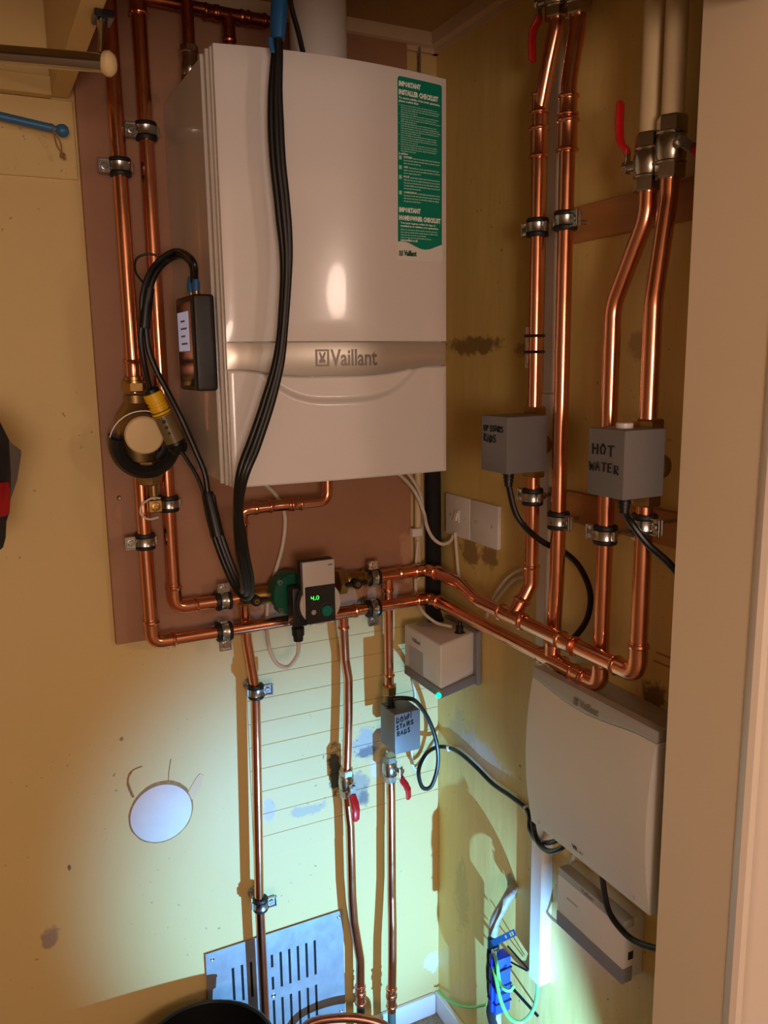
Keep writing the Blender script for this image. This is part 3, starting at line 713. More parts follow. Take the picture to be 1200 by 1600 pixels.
stext('IMPORTANT', L0, sz1-SH*.058, TW*.50, .0092, 'gprintb', 'heading', bold=.0005)
stext('INSTALLER CHECKLIST', L0, sz1-SH*.102, TW*.93, .0092, 'gprintb', 'heading', bold=.0005)
stext('To ensure validity of the boiler guarantee,', L0, sz1-SH*.126, TW*.97, .0048, 'gprintb', 'print', bold=.0003)
stext('please confirm that:', L0, sz1-SH*.143, TW*.45, .0048, 'gprintb', 'print', bold=.0003)
fine = MB()
def bar(x0, x1, z0, h):
    fine.add([surf(0, 0, .0016)(V((x_, z_, 0))) for x_, z_ in ((x0, z0), (x1, z0), (x1, z0+h), (x0, z0+h))], [(0, 1, 2, 3)])
def textline(x, z, w, h):
    xe = x+w; q = x
    while q < xe-.001:
        ww = min(random.uniform(.003, .009), xe-q); bar(q, q+ww, z, h*random.uniform(.75, 1)); q += ww+.0012
zz = sz1-SH*.158
for n_ in (4, 4, 5, 4, 4):
    bar(L0, L0+.0013, zz+.0006, .0013)
    for k in range(n_):
        textline(L0+.004, zz, TW*(random.uniform(.84, .95) if k < n_-1 else random.uniform(.3, .6)), .0017); zz -= SH*.0122
stext('In addition', L0, sz1-SH*.420, TW*.2, .0040, 'gprintb', 'print', bold=.0002)
for (wd, n_, f0, vs_w) in (('SYSTEM', 3, .437, .19), ('GAS', 3, .490, .1), ('FLUE', 5, .543, .13), ('COMPLETION', 4, .628, .30)):
    zz = sz1-SH*f0
    bar(L0, L0+.0058, zz-.003, .0066)
    stext(wd, L0+.010, zz, TW*vs_w, .0036, 'gprintb', 'print', bold=.0003)
    textline(L0+.012+TW*vs_w, zz, TW*(.84-vs_w), .0022); zz -= SH*.0155
    for k in range(n_-1): textline(L0+.010, zz, TW*(.86 if k < n_-2 else .4), .0022); zz -= SH*.0155
zz = sz1-SH*.735
stext('IMPORTANT', L0, zz, TW*.50, .0092, 'gprintb', 'heading', bold=.0005)
stext('HOMEOWNER CHECKLIST', L0, zz-SH*.044, TW*.99, .0092, 'gprintb', 'heading', bold=.0005)
stext('You must register within 30 days of', L0+.003, zz-SH*.066, TW*.83, .0044, 'gprintb', 'print', bold=.0003)
stext('installation to validate your guarantee', L0+.003, zz-SH*.083, TW*.9, .0044, 'gprintb', 'print', bold=.0003)
for k in range(3): textline(L0+.003, zz-SH*(.098+.0145*k), TW*(.88 if k < 2 else .6), .0019)
textline(L0+.003, zz-SH*.1415, TW*.72, .0019)
stext('www.vaillant.co.uk', L0+.003, zz-SH*.160, TW*.4, .0044, 'gprintb', 'print', bold=.0003)
fo = fine.build('fine_print', 'gprint', st, 0); fo['kind'] = 'stuff'
stext('Vaillant', L0+.010, sz0+SH*.022, TW*.30, .0105, 'darkgreen', 'lettering', .0012, .0006)
emblem(st, 0, 0, .009, surf(L0, sz0+SH*.022, .0012), 'darkgreen', None)
# flue and blue tape
fx = B(497, 40, -.17).x
t_ = thing('flue_pipe', (fx, -.17, BZ1), 'white flue pipe rising from the boiler top', 'flue')
MB().cyl((fx, -.17, BZ1-.001), (fx, -.17, 2.514), .055, seg=32).build('tube', 'white', t_); MB().lathe((fx, -.17, BZ1-.002), Z, [(0, .066), (.02, .066), (.024, .058), (.03, .058)], 32).build('collar', 'white', t_)

# ------------------------------------------------------------------ hanging black test leads
def strands(pts, r, offs, ma, parent, name, seg=10, width_dir=None):
    for k, o in enumerate(offs):
        MB().tube([p + (o[i] if isinstance(o, list) else o) for i, p in enumerate(pts)], r, seg).build(name, ma, parent)
yc = -.430
path = [B(432, 40, yc), B(433, 80, yc), B(430, 150, yc), B(433, 240, yc), B(441, 320, yc), B(447, 400, yc), B(444, 480, yc), B(436, 560, yc), B(418, 630, yc), B(398, 690, yc),
        B(378, 745, yc), B(372, 800, yc+.03), B(378, 860, yc+.06), B(386, 905, yc+.10), B(384, 928, yc+.14), B(368, 908, yc+.17), B(348, 860, yc+.19), B(334, 815, yc+.20), B(326, 775, yc+.21)]
sp = spline(path, 7); n_ = len(sp)
ld = thing('test_lead', sp[-1], 'long black flat lead hanging in front of the boiler and looping up', 'cable')
wid = []
for i, p_ in enumerate(sp):
    q = i/(n_-1)
    # spread of the three cores: fat in the middle of the hang, pinched at the tape, twisted where it passes the boiler foot
    keys = [(0, .3), (.06, .5), (.14, 1.05), (.24, 1.0), (.30, .55), (.36, .45), (.44, .9), (.52, 1.0), (.58, .55), (.61, .35), (.66, .9), (.78, 1.15), (.85, .9), (1, 1.0)]
    for (a, va), (b, vb) in zip(keys, keys[1:]):
        if a <= q <= b: wid.append(va+(vb-va)*(q-a)/(b-a)); break
for k in (-1, 0, 1):
    pts = []
    for i, p_ in enumerate(sp):
        tg = (sp[min(i+1, n_-1)]-sp[max(i-1, 0)]).normalized(); sd = tg.cross(V((.45, .9, 0))).normalized()
        pts.append(p_ + sd*(.0072*k*wid[i]) + V((0, -.002 if k == 0 else 0, 0)))
    MB().tube(pts, .0062, 12).build('core', 'cable', ld)
t_ = thing('blue_tape_bundle', B(434, 60, yc), 'blue tape wrapped round the top of the hanging lead', 'tape')
tpz = B(437, -25, yc); tp_ = B(434, 62, yc)
mb = MB(); pp = [tp_, tp_*.75+tpz*.25, (tp_+tpz)/2, tpz]
mb.tube(pp, [.014, .0175, .018, .017], 14, flat=.7); mb.build('wrap', 'bluetape', t_)
MB().tube([tp_+V((-.012, 0, 0)), tp_+V((-.010, -.002, -.018)), tp_+V((-.004, -.002, -.024))], [.005, .004, .001], 6).build('tape_tail', 'bluetape', t_)
tag(MB().tube(spline([B(452, -20, -.40), B(455, 10, -.38), B(466, 50, -.36), B(474, 84, -.345)]), .0045, 10).build('thin_lead', 'cable'), 'thin black lead slanting down behind the blue tape', 'cable')
# splice sleeve and leads to the flow sensor
j0 = B(326, 778, yc+.21); j1 = B(340, 838, yc+.195)
t_ = thing('splice_sleeve', j1, 'black heat shrink sleeve joining the looped lead', 'sleeve')
MB().tube([j0+(j0-j1)*.15, j0, j1], [.011, .0125, .0135], 14).build('sleeve', 'cable', t_)
ys = -.20
ca = spline([j0, B(320, 740, -.215), B(306, 705, -.21), B(284, 655, ys), B(262, 612, ys), B(245, 580, ys), B(232, 545, ys), B(228, 500, ys), B(232, 460, ys), B(245, 425, ys), B(265, 405, ys+.0), W(285, 400, -.66), W(300, 415, -.655), W(302, 440, -.652)])
tag(MB().tube(ca, .0055, 10).build('sensor_lead', 'cable'), 'black lead running past the yellow sensor up to the handheld meter', 'cable')
cb = spline([j0+V((-.006, 0, 0)), B(308, 745, -.215), B(292, 718, -.205), B(283, 705, -.20)])
tag(MB().tube(cb, .0038, 8).build('sensor_lead', 'cable'), 'short thin lead from the splice sleeve to the sensor foot', 'cable')
cc = spline([B(234, 606, -.185), B(226, 570, -.195), B(220, 530, -.20), B(222, 500, -.203), B(222, 465, -.205), B(232, 430, -.205), B(252, 404, -.205), W(278, 392, -.665), W(302, 408, -.66), W(306, 440, -.652)])
tag(MB().tube(cc, .005, 10).build('sensor_lead', 'cable'), 'black lead from the yellow sensor top arching over to the meter', 'cable')
cd = spline([B(226, 445, -.208), B(212, 425, -.205), B(213, 405, -.20), B(230, 397, -.20), B(250, 400, -.203)])
tag(MB().tube(cd, .0022, 8).build('thin_wire', 'cable'), 'thin black wire loop left of the meter leads', 'cable')
t_ = thing('cable_wrap', B(226, 510, ys), 'black tape wrap binding the meter leads together', 'tape')
MB().tube([B(233, 450, ys-.002), B(228, 480, ys-.002), B(225, 513, ys-.002)], [.010, .0115, .011], 12).build('wrap', 'cable', t_)
# handheld meter on the boiler side
me_ = thing('handheld_meter', W(305, 612, -.655), 'black handheld meter with lit screen stuck to the boiler side', 'meter')
mx0, mx1 = -.672, -.634; my0 = W(304, 530, -.672).y; my1 = W(277, 530, -.672).y; mz0 = W(304, 611, -.672).z; mz1 = W(302, 458, -.672).z
MB().box((mx0, my0, mz0), (mx1, my1, mz1), .007, seg=3).build('body', 'blackp', me_)
dy = my1-my0; dz = mz1-mz0
sc_ = MB().box((mx0-.0012, my0+dy*.25, mz0+dz*.42), (mx0+.001, my1-dy*.12, mz0+dz*.84), .0008).build('screen', 'screen', me_, 0)
for k in range(4): MB().box((mx0-.0016, my0+dy*(.36+.1*(k % 2)), mz0+dz*(.49+.08*k)), (mx0-.001, my1-dy*.3, mz0+dz*(.51+.08*k)), 0).build('readout', 'inkg', sc_, 0)
MB().box((mx0-.0008, my0+dy*.1, mz0+dz*.05), (mx0+.001, my1-dy*.08, mz0+dz*.93), .0006).build('face_plate', 'blackgloss', me_, 0)
for k in range(2):
    pz = W(299+7*k, 436, -.652); yy = my0+dy*(.35+.3*k)
    MB().cyl((-.653, yy, mz1-.003), (-.653, yy, mz1+.010), .0055).build('socket', 'brass', me_)
    MB().lathe((-.653, yy, mz1+.008), Z, [(0, .0065), (.012, .0068), (.02, .0055), (.028, .004)], 12).build('plug', 'bluetape', me_)

# ------------------------------------------------------------------ air separator and sensor
sx = xl1
se = thing('air_separator', (sx, YB, sepz-.07), 'brass air and dirt separator with black magnet collar on the left pipe', 'separator')
bs = MB().lathe((sx, YB, sepz-.075), Z, [(0, .016), (.0, .030), (.012, .034), (.016, .034), (.022, .036), (.05, .038), (.075, .041), (.10, .040), (.115, .030), (.125, .022), (.14, .022)], 28); bs.build('body', 'brassdull', se)
nz_ = B(207, 600, YB).z
MB().hexn((sx, YB, nz_-.016), (sx, YB, nz_+.004), .0235).build('union_nut', 'brass', se, 20)
MB().lathe((sx, YB, nz_+.002), Z, [(0, .0225), (.004, .0225), (.005, .019), (.012, .019), (.013, .0165)], 20).build('collar', 'brass', se)
cz = V((sx, -.062, sepz)) + V((.008, 0, .0)); ax_ = V((-.12, -1, -.12))
MB().lathe(cz, ax_, [(0, .040), (.062, .040), (.066, .036), (.07, .034)], 28).build('chamber', 'brassdull', se)
cap = MB().lathe(cz+ax_.normalized()*.068, ax_, [(0, .037), (.010, .037), (.013, .034), (.0135, .0)], 28).build('cap', 'creamp', se); tag(cap, 'round cream cap')
mc = cz+ax_.normalized()*.016+V((.001, 0, -.021))
MB().lathe(mc, ax_, [(0, .040), (0, .064), (.012, .069), (.052, .067), (.064, .060), (.068, .050), (.060, .040)], 30, x=(-1, 0, 0), a0=math.radians(-14), a1=math.radians(194)).build('magnet_collar', 'blackp', se)
MB().torus(mc+ax_.normalized()*.045, ax_, .066, .0018, 30, 6, x=(-1, 0, 0), a0=math.radians(176), a1=math.radians(368)).build('retaining_wire', 'zinc', se)
MB().lathe((sx+.014, YB-.025, sepz-.115), Z, [(0, .014), (.004, .022), (.02, .026), (.03, .030), (.05, .031)], 8).build('lower_cone', 'brassdull', se, 20)
dv = V((sx+.018, YB-.032, B(240, 790, YB-.03).z))
dr = thing('drain_valve', dv-Z*.01, 'small brass drain valve below the separator with white cord', 'valve')
MB().box(dv-V((.014, .010, .013)), dv+V((.014, .010, .013)), .002).build('body', 'brass', dr, 0)
MB().cyl(dv+Z*.012, (dv.x, dv.y, sepz-.11), .008).build('inlet', 'brassdull', dr)
MB().lathe(dv-Y*.010, -Y, [(0, .009), (.006, .009), (.007, .007), (.007, .0045), (.003, .004), (.003, 0)], 16).build('outlet', 'brass', dr)
tag(MB().tube(spline([dv+V((.010, -.011, .016)), dv+V((-.008, -.016, .018)), dv+V((-.026, -.012, .006)), dv+V((-.030, -.012, -.012)), dv+V((-.016, -.014, -.024)), dv+V((.004, -.013, -.022))]), .0021, 8).build('white_cord', 'whitec'), 'white cord looped round the small drain valve', 'cord')
# yellow flow sensor
s0 = B(237, 612, -.175); s1 = B(282, 708, -.175); sd_ = (s1-s0).normalized(); SL = (s1-s0).length
fs_ = thing('flow_sensor', s1, 'yellow and black flow sensor lying across the separator', 'sensor')
MB().lathe(s0-sd_*.008, sd_, [(0, .010), (.004, .015), (.012, .016), (.014, .014)], 18).build('end_cap', 'blackp', fs_)
pr = [(.002, .0155), (.003, .0185), (.018, .0185)]
for k in range(4): pr += [(.019+.006*k, .0165), (.022+.006*k, .0165), (.0225+.006*k, .0185), (.0245+.006*k, .0185)]
pr += [(.048, .0175)]
MB().lathe(s0, sd_, pr, 22).build('yellow_sleeve', 'yellow', fs_)
MB().lathe(s0+sd_*.047, sd_, [(0, .0172), (SL-.071, .0180), (SL-.069, .0165)], 22).build('label_sleeve', 'olive', fs_)
for k in (0, 1): MB().torus(s0+sd_*(.040+.006*k), sd_, .0172, .0012, 22, 6).build('seal_ring', 'blackp', fs_)
MB().lathe(s0+sd_*(SL-.025), sd_, [(0, .0185), (.006, .0195), (.008, .0175), (.012, .0195), (.018, .018), (.025, .013)], 22).build('foot', 'blackp', fs_)
for k in range(3):
    q = s0+sd_*(.058+.012*k); o = V((-.35, -.9, 0)).normalized()
    o = (o-sd_*o.dot(sd_)).normalized(); MB().lathe(q+o*.0172, o, [(0, .004-.0006*k), (.0012, .0036-.0006*k), (.0013, .002), (.0013, 0)], 10).build('marking', 'ink', fs_)

# ------------------------------------------------------------------ pump
pc = B(452, 928, YB); pxc = B(497, 940, -.165).x
pm = thing('circulator_pump', (pxc, YB, zu), 'heating pump with white face, green digits and teal dial', 'pump')
pz0 = zu - .002
MB().lathe((pxc-.062, YB, zu), X, [(0, .018), (0, .026), (.012, .027), (.014, .021), (.03, .028), (.045, .038), (.08, .038), (.095, .028), (.11, .021), (.112, .027), (.124, .026), (.124, .018)], 22).build('volute', 'pumpgreen', pm)
hgx = B(456, 925, -.09).x
MB().lathe((hgx, YB+.008, pz0+.006), -Y, [(0, .046), (.045, .049), (.05, .046)], 28).build('housing', 'pumpgreen', pm)
for a in (45, 135, 225, 315):
    q = V((hgx+.044*math.cos(math.radians(a)), YB-.036, pz0+.006+.044*math.sin(math.radians(a))))
    b_ = MB().lathe(q+Y*.02, -Y, [(0, .0085), (.022, .0085), (.024, .007)], 12).build('lug', 'pumpgreen', pm)
    MB().lathe(q-Y*.003, -Y, [(0, .0055), (.005, .0055), (.005, .003), (.002, .003)], 10).build('bolt', 'zinc', pm)
MB().lathe((pxc-.004, YB-.040, pz0), -Y, [(0, .036), (.03, .038), (.055, .040), (.061, .046)], 28).build('motor', 'blackp', pm)
fy = -.165
MB().lathe((pxc+.006, YB-.098, pz0-.004), -Y, [(0, .0465), (.001, .0475), (.004, .0475), (.0055, .046), (.0055, 0)], 32).build('face_disc', 'pumpw', pm)
hz0, hz1 = B(497, 973, fy).z, B(497, 876, fy).z; hx0, hx1 = B(473, 920, fy).x, B(523, 920, fy).x
MB().box((hx0-.004, YB-.078, zu-.002), (hx1-.002, YB-.102, hz1+.002), .003, seg=2).build('control_box', 'blackp', pm)
MB().box((hx0, YB-.09, zu-.02), (hx1, fy-.003, hz1), .003, seg=2).build('face_plate', 'pumpw', pm)
vs, fs = text_mesh('wilo', .01, .0002, .0002); vs = fit_text(vs, .011, .005)
put(pm, 'lettering', 'teal', vs, fs, lambda v: V((hx1-.016+v.x, fy-.0034-v.z, hz1-.013+v.y)))
pnl = MB().box((hx0+.004, fy-.001, hz0), (hx1-.001, fy-.0048, B(500, 914, fy).z), .0015).build('panel', 'blackgloss', pm, 0)
dot = MB(); s_ = .0018; dx0 = B(485, 930, fy).x; dz0 = B(485, 937, fy).z
pat = {'4': ['1..1', '1..1', '1111', '...1', '...1'], '.': ['.', '.', '.', '.', '1'], '0': ['.11.', '1..1', '1..1', '1..1', '.11.']}
cx_ = 0
for ch in '4.0':
    for r_, row in enumerate(pat[ch]):
        for c__, q in enumerate(row):
            if q == '1': dot.lathe((dx0+(cx_+c__)*s_, fy-.0046, dz0+(4-r_)*s_), -Y, [(0, .00085), (.0006, .0007)], 6)
    cx_ += len(pat[ch][0])+ (1 if ch != '.' else .5)
dot.build('digits', 'led', pnl, 0)
dl = B(509, 953, fy)
MB().lathe((dl.x, fy-.004, dl.z), -Y, [(0, .0125), (.004, .0125), (.006, .011), (.006, 0)], 24).build('dial', 'teal', pnl)
tk = MB()
for k in range(12):
    a = math.radians(-30+20*k); q = V((dl.x+.0165*math.cos(a), fy-.0046, dl.z+.0165*math.sin(a))); tk.box(q-V((.0006, .0004, .0006)), q+V((.0006, .0004, .0006)))
tk.build('tick_marks', 'inkg', pnl, 0)
bt = B(489, 956, fy); MB().lathe((bt.x, fy-.004, bt.z), -Y, [(0, .0055), (.0015, .0055), (.0015, .004), (.0008, .004), (.002, .003), (.002, 0)], 16).build('button', 'lgrey', pnl)
cn0 = B(459, 915, -.11); cn1 = B(466, 1000, -.13)
cx0, cx1_ = B(452, 960, -.125).x, B(474, 960, -.125).x
cnn = MB().box((cx0, -.15, B(462, 975, -.125).z), (cx1_, -.115, B(462, 915, -.125).z), .004, seg=2).build('connector', 'blackp', pm)
cq = V(((cx0+cx1_)/2, -.132, B(462, 1000, -.125).z))
MB().lathe(cq, Z, [(0, .0105), (.012, .0115), (.013, .0135), (.03, .0140)], 16).build('cable_gland', 'blackp', cnn)
# pump valves
for (px0, px1, px_h, lab, hd) in ((376, 440, 399, 'brass pump valve with black lever on the left of the pump', 1), (526, 576, 556, 'brass pump valve with black lever on the right of the pump', -1)):
    za = zu if hd == 1 else zu2
    xa, xb = B(px0, 935 if hd == 1 else 905, YB).x, B(px1, 925 if hd == 1 else 907, YB).x
    t_ = thing('pump_valve', ((xa+xb)/2, YB, za), lab, 'valve', 'pump valves')
    L_ = xb-xa
    MB().lathe((xa+L_*.2, YB, za), X, [(0, .016), (L_*.1, .019), (L_*.3, .021), (L_*.5, .019), (L_*.6, .016)], 18).build('body', 'brass', t_)
    big, sm = ((xb-.020, xb), (xa, xa+.016)) if hd == 1 else ((xa, xa+.020), (xb-.016, xb))
    MB().hexn((big[0], YB, za), (big[1], YB, za), .030).build('union_nut', 'brass', t_, 20); MB().hexn((sm[0], YB, za), (sm[1], YB, za), .0205).build('compression_nut', 'brass', t_, 20)
    q = B(px_h, 940 if hd == 1 else 910, YB-.03); q = V((q.x, YB-.018, za))
    MB().lathe(q, -Y, [(0, .010), (.012, .010), (.013, .012), (.022, .012), (.024, .010), (.024, .006)], 16).build('handle_hub', 'blackp', t_)
    MB().box((q.x-.028, q.y-.020, za-.0045), (q.x+.028, q.y-.012, za+.0045), .002).build('handle', 'blackp', t_, 0)
    MB().lathe(q-Y*.020, -Y, [(0, .0055), (.006, .0055), (.006, .003), (.004, .003)], 6).build('screw', 'brass', t_, 20)

# ------------------------------------------------------------------ motorised valves
def zone_valve(px_, py_, zc, axis_box, lo_, hi_, lines, mtx, wh, label, gland, gdir, r=R28, knob=None, dome=None):
    t_ = thing('zone_valve', (px_, py_, zc-.06), label, 'valve', 'motorised valves')
    MB().lathe((px_, py_, zc-.045), Z, [(0, r*1.25), (.02, r*1.5), (.045, r*1.85), (.07, r*1.5), (.09, r*1.25)], 18).build('valve_body', 'brassdull', t_)
    for s_ in (-1, 1): MB().hexn((px_, py_, zc+s_*.044), (px_, py_, zc+s_*.068), r*1.7).build('compression_nut', 'brass', t_, 20)
    if dome: MB().lathe((px_, py_, zc-.004), dome, [(0, .022), (.024, .021), (.034, .015), (.038, .006), (.0385, 0)], 18).build('valve_dome', 'brassdull', t_)
    bx_ = MB().box(lo_, hi_, .003, seg=2).build('actuator', 'dgrey', t_)
    handwrite(lines, mtx, *wh).build('handwriting', 'ink', bx_)
    g = V(gland); d_ = V(gdir)
    pr_ = []
    for k in range(4): pr_ += [(.003+.007*k, .0112-.0012*k), (.006+.007*k, .0112-.0012*k), (.0065+.007*k, .0088-.0007*k)]
    MB().lathe(g, d_, [(0, .0125), (.002, .0125)]+pr_, 14).build('cable_gland', 'blackp', bx_)
    if knob: MB().lathe(knob, Z, [(0, .013), (.008, .013), (.009, .0115), (.009, 0)], 20).build('manual_cap', 'white', bx_)
    return t_
def wallframe_r(p): # x along -y (image right), y up, z out of the right wall
    return Matrix(((0, 0, -1, p[0]), (-1, 0, 0, p[1]), (0, 1, 0, p[2]), (0, 0, 0, 1)))
def wallframe_b(p): # x right, y up, z out of the back wall
    return Matrix(((1, 0, 0, p[0]), (0, 0, -1, p[1]), (0, 1, 0, p[2]), (0, 0, 0, 1)))
fxu = -.168; ul = W(752, 690, fxu); ur = W(792, 690, fxu); uz0 = W(792, 742, fxu).z; uz1 = W(792, 652, fxu).z
ubk = W(836, 690, -.075)
zone_valve(p1x, p1y, zvU, 0, (fxu, ur.y, uz0), (-.078, ul.y, uz1), [('UP STAIRS', 0, .72), ('RADS', 0, .95)], wallframe_r((fxu-.0010, ul.y-.010, uz1-.028)), (.0118, .015, .021, .0010),
           'grey motorised valve marked for the upstairs radiators', (fxu+.02, (ul.y+ur.y)/2-.02, uz0+.002), (0, 0, -1), dome=(.2, -1, 0))
fxh = -.178; hl = W(918, 720, fxh); hr = W(975, 720, fxh); hz0_ = W(975, 783, fxh).z; hz1_ = W(975, 673, fxh).z
zone_valve(p4x, p4y, zvH, 0, (fxh, hr.y, hz0_), (-.098, hl.y, hz1_), [('HOT', .006, 1.25), ('WATER', 0, 1.0)], wallframe_r((fxh-.0005, hl.y-.006, hz1_-.040)), (.0145, .013, .025),
           'grey motorised valve marked HOT WATER with white cap on top', (fxh+.03, (hl.y+hr.y)/2-.012, hz0_+.002), (0, 0, -1), dome=(.3, -1, 0), knob=(fxh+.035, (hl.y+hr.y)/2, hz1_-.001))
fyd = -.165; dl_ = B(617, 1140, fyd); dr_ = B(657, 1140, fyd); dzb = B(617, 1180, fyd).z; dzt = B(617, 1117, fyd).z
zone_valve(x3, YB, (dzb+dzt)/2+.012, 0, (dl_.x, fyd, dzb), (dr_.x, -.088, dzt), [('DOWN', 0, 1.0), ('STAIRS', 0, .8), ('RADS', .002, .85)], wallframe_b((dl_.x+.004, fyd-.0010, dzt-.022)), (.0112, .0125, .0165, .0012, .18),
           'blue-grey motorised valve marked for the downstairs radiators', (dl_.x+.012, -.12, dzt-.002), (0, 0, 1), r=R22)

# ------------------------------------------------------------------ cables
def cable(pts, r, ma, label, seg=10, name='cable'):
    return tag(MB().tube(spline(pts, 8), r, seg).build(name, ma), label, 'cable')
gU = V((fxu+.02, (ul.y+ur.y)/2-.02, uz0-.02)); gH = V((fxh+.03, (hl.y+hr.y)/2-.012, hz0_-.02)); gD = V((dl_.x+.012, -.12, dzt+.02))
cable([gU+Z*.012, gU, W(805, 800, -.14), W(822, 825, -.12), W(850, 848, -.07), W(880, 862, -.03), W(905, 885, -.025), W(922, 925, -.025), W(918, 965, -.025), W(898, 995, -.03), W(880, 1003, -.03)], .0058, 'cable', 'black cable from the upstairs actuator curving behind the second riser')
cable([gH+Z*.012, gH, W(985, 815, -.13), W(1012, 850, -.11), W(1045, 880, -.095), W(1085, 925, -.085)], .0058, 'cable', 'black cable from the hot water actuator towards the door lining')
cable([gD-Z*.012, gD, B(636, 1091, -.13), B(652, 1098, -.12), B(670, 1125, -.10), B(682, 1160, -.09), B(684, 1195, -.09), B(674, 1228, -.09), B(660, 1230, -.085), B(654, 1205, -.08), B(664, 1180, -.06), B(681, 1168, -.04), W(700, 1168, -.008), W(720, 1178, -.008), W(745, 1200, -.008), W(770, 1225, -.008), W(800, 1246, -.008), W(825, 1268, -.01), W(828, 1296, -.02), W(842, 1316, -.04), W(868, 1314, -.05), W(882, 1300, -.05)], .0052, 'cable', 'black cable looping from the downstairs actuator along the right wall')
cable([W(833, 1275, -.05), W(834, 1295, -.05), W(842, 1318, -.055), W(858, 1330, -.06), W(878, 1324, -.06), W(890, 1305, -.055)], .0056, 'cable', 'short black cable loop under the left corner of the wiring box')
cable([W(941, 1355, -.05), W(943, 1385, -.055), W(952, 1425, -.06), W(975, 1457, -.06), W(1000, 1474, -.06), W(1045, 1487, -.06)], .0056, 'cable', 'black cable hanging below the wiring box towards the door lining')
for i, (px_, py_) in enumerate(((701, 1169), (822, 1264))):
    q = W(px_, py_, -.008); t_ = tag(MB().box(q-V((.006, .005, .007)), q+V((.006, .005, .007)), .002).build('cable_clip', 'white', None, 0), ['white cable clip near the corner on the right wall', 'white cable clip at the left edge of the wiring box'][i], 'cable clip', 'cable clips')
ey = -.05
cable([B(612, 735, -.1), B(628, 745, -.08), B(648, 768, ey), B(662, 800, ey), B(667, 822, ey-.02), W(676, 840, -.05), W(690, 850, -.03), W(703, 846, -.015), W(709, 835, -.012)], .0042, 'whitec', 'white cable drooping from the boiler to the switched socket')
cable([B(625, 730, -.1), B(640, 743, -.08), B(656, 770, ey), B(661, 800, -.03), B(660, 822, -.015), B(656, 860, -.02), B(652, 890, -.02), B(651, 915, -.02)], .0042, 'whitec', 'white cable dropping from the boiler into the corner clip')
cable([W(711, 832, -.012), W(714, 870, -.010), W(717, 900, -.010), W(725, 925, -.008)], .0040, 'whitec', 'white cable straight down from the sockets')
cable([B(653, 845, -.03), B(650, 885, -.03), B(650, 925, -.035), W(658, 952, -.10), W(680, 972, -.08), W(705, 979, -.06)], .0038, 'whitec', 'white cable curving down into the condensate pump')
cable([W(760, 965, -.02), W(766, 945, -.02), W(778, 922, -.018), W(796, 900, -.016), W(818, 889, -.014), W(828, 892, -.01)], .0038, 'whitec', 'upper white cable behind the angled riser joint')
cable([W(768, 955, -.02), W(776, 938, -.02), W(790, 920, -.018), W(805, 905, -.016), W(824, 900, -.012)], .0038, 'whitec', 'lower white cable behind the angled riser joint')
cable([cq+Z*.005, cq-Z*.012, B(464, 1025, -.12), B(450, 1042, -.11), B(432, 1036, -.10), B(420, 1010, -.09), B(417, 975, -.05), B(420, 930, -.035), B(430, 895, -.03), B(442, 850, -.03), B(445, 805, -.03), B(432, 775, -.04), B(412, 755, -.06)], .0045, 'whitec', 'white pump cable looping from the connector up to the boiler')
cable([B(645, 1062, -.02), B(649, 1085, -.01), B(648, 1100, -.008)], .0035, 'whitec', 'short beige cable from under the condensate pump')
cable([B(643, 1165, -.012), B(644, 1192, -.012), B(650, 1202, -.012), B(660, 1192, -.012), B(674, 1168, -.010), B(683, 1152, -.006)], .0036, 'whitec', 'beige cable bent below the downstairs actuator')
o = MB().box(B(650, 832, -.035)-V((.012, .006, .010)), B(650, 832, -.035)+V((.014, .012, .010)), .002).build('pipe_saddle', 'white', None, 0); tag(o, 'white plastic saddle clip in the corner under the boiler', 'clip')
tag(MB().tube(spline([V((-.034, -.034, 1.60)), V((-.030, -.030, 1.5)), V((-.028, -.028, 1.35)), V((-.028, -.027, 1.24)), V((-.040, -.045, 1.185)), V((-.052, -.085, 1.160))]), .0195, 16).build('condensate_hose', 'hose'), 'thick black insulated hose in the corner under the boiler', 'hose')
tag(MB().cyl(B(653, 735, -.018), B(653, 905, -.018), .009, seg=12).build('corner_pipe', 'lag'), 'painted pipe in the corner behind the white cables', 'pipe')

# ------------------------------------------------------------------ right wall fixtures
s00 = W(696, 770, -.010); s01 = W(734, 781, -.010); s02 = W(778, 790, -.010); szb = W(696, 832, -.010).z; szt = s00.z
for i, (ya, yb_) in enumerate(((s00.y, s01.y-.0), (s01.y-.002, s02.y))):
    t_ = thing('switch_plate' if i == 0 else 'blank_plate', (0, (ya+yb_)/2, szb), ['white switched outlet plate nearest the corner', 'white blank plate beside the switched outlet'][i], 'wall plate', 'white wall plates')
    MB().box((-.010, yb_, szb), (0, ya, szt), .003, seg=2).build('plate', 'white', t_)
    yc_ = (ya+yb_)/2; zc_ = (szb+szt)/2
    for s_ in (-1, 1): MB().lathe((-.010, yc_+s_*.032, zc_), -X, [(-.003, .0035), (.0004, .0035), (.0006, .002), (-.0003, .0015)], 10).build('screw', 'zinc', t_)
    if i == 0:
        fr_ = MB().box((-.0125, yc_-.010, zc_-.014), (-.009, yc_+.010, zc_+.016), .001).build('switch_frame', 'offw', t_, 0)
        f_ = frame((-.0125, yc_, zc_), (-1, 0, .25), (0, 1, 0)); MB().box((-.006, -.010, -.001), (.006, .011, .004), .001, f_).build('rocker', 'white', fr_, 0)
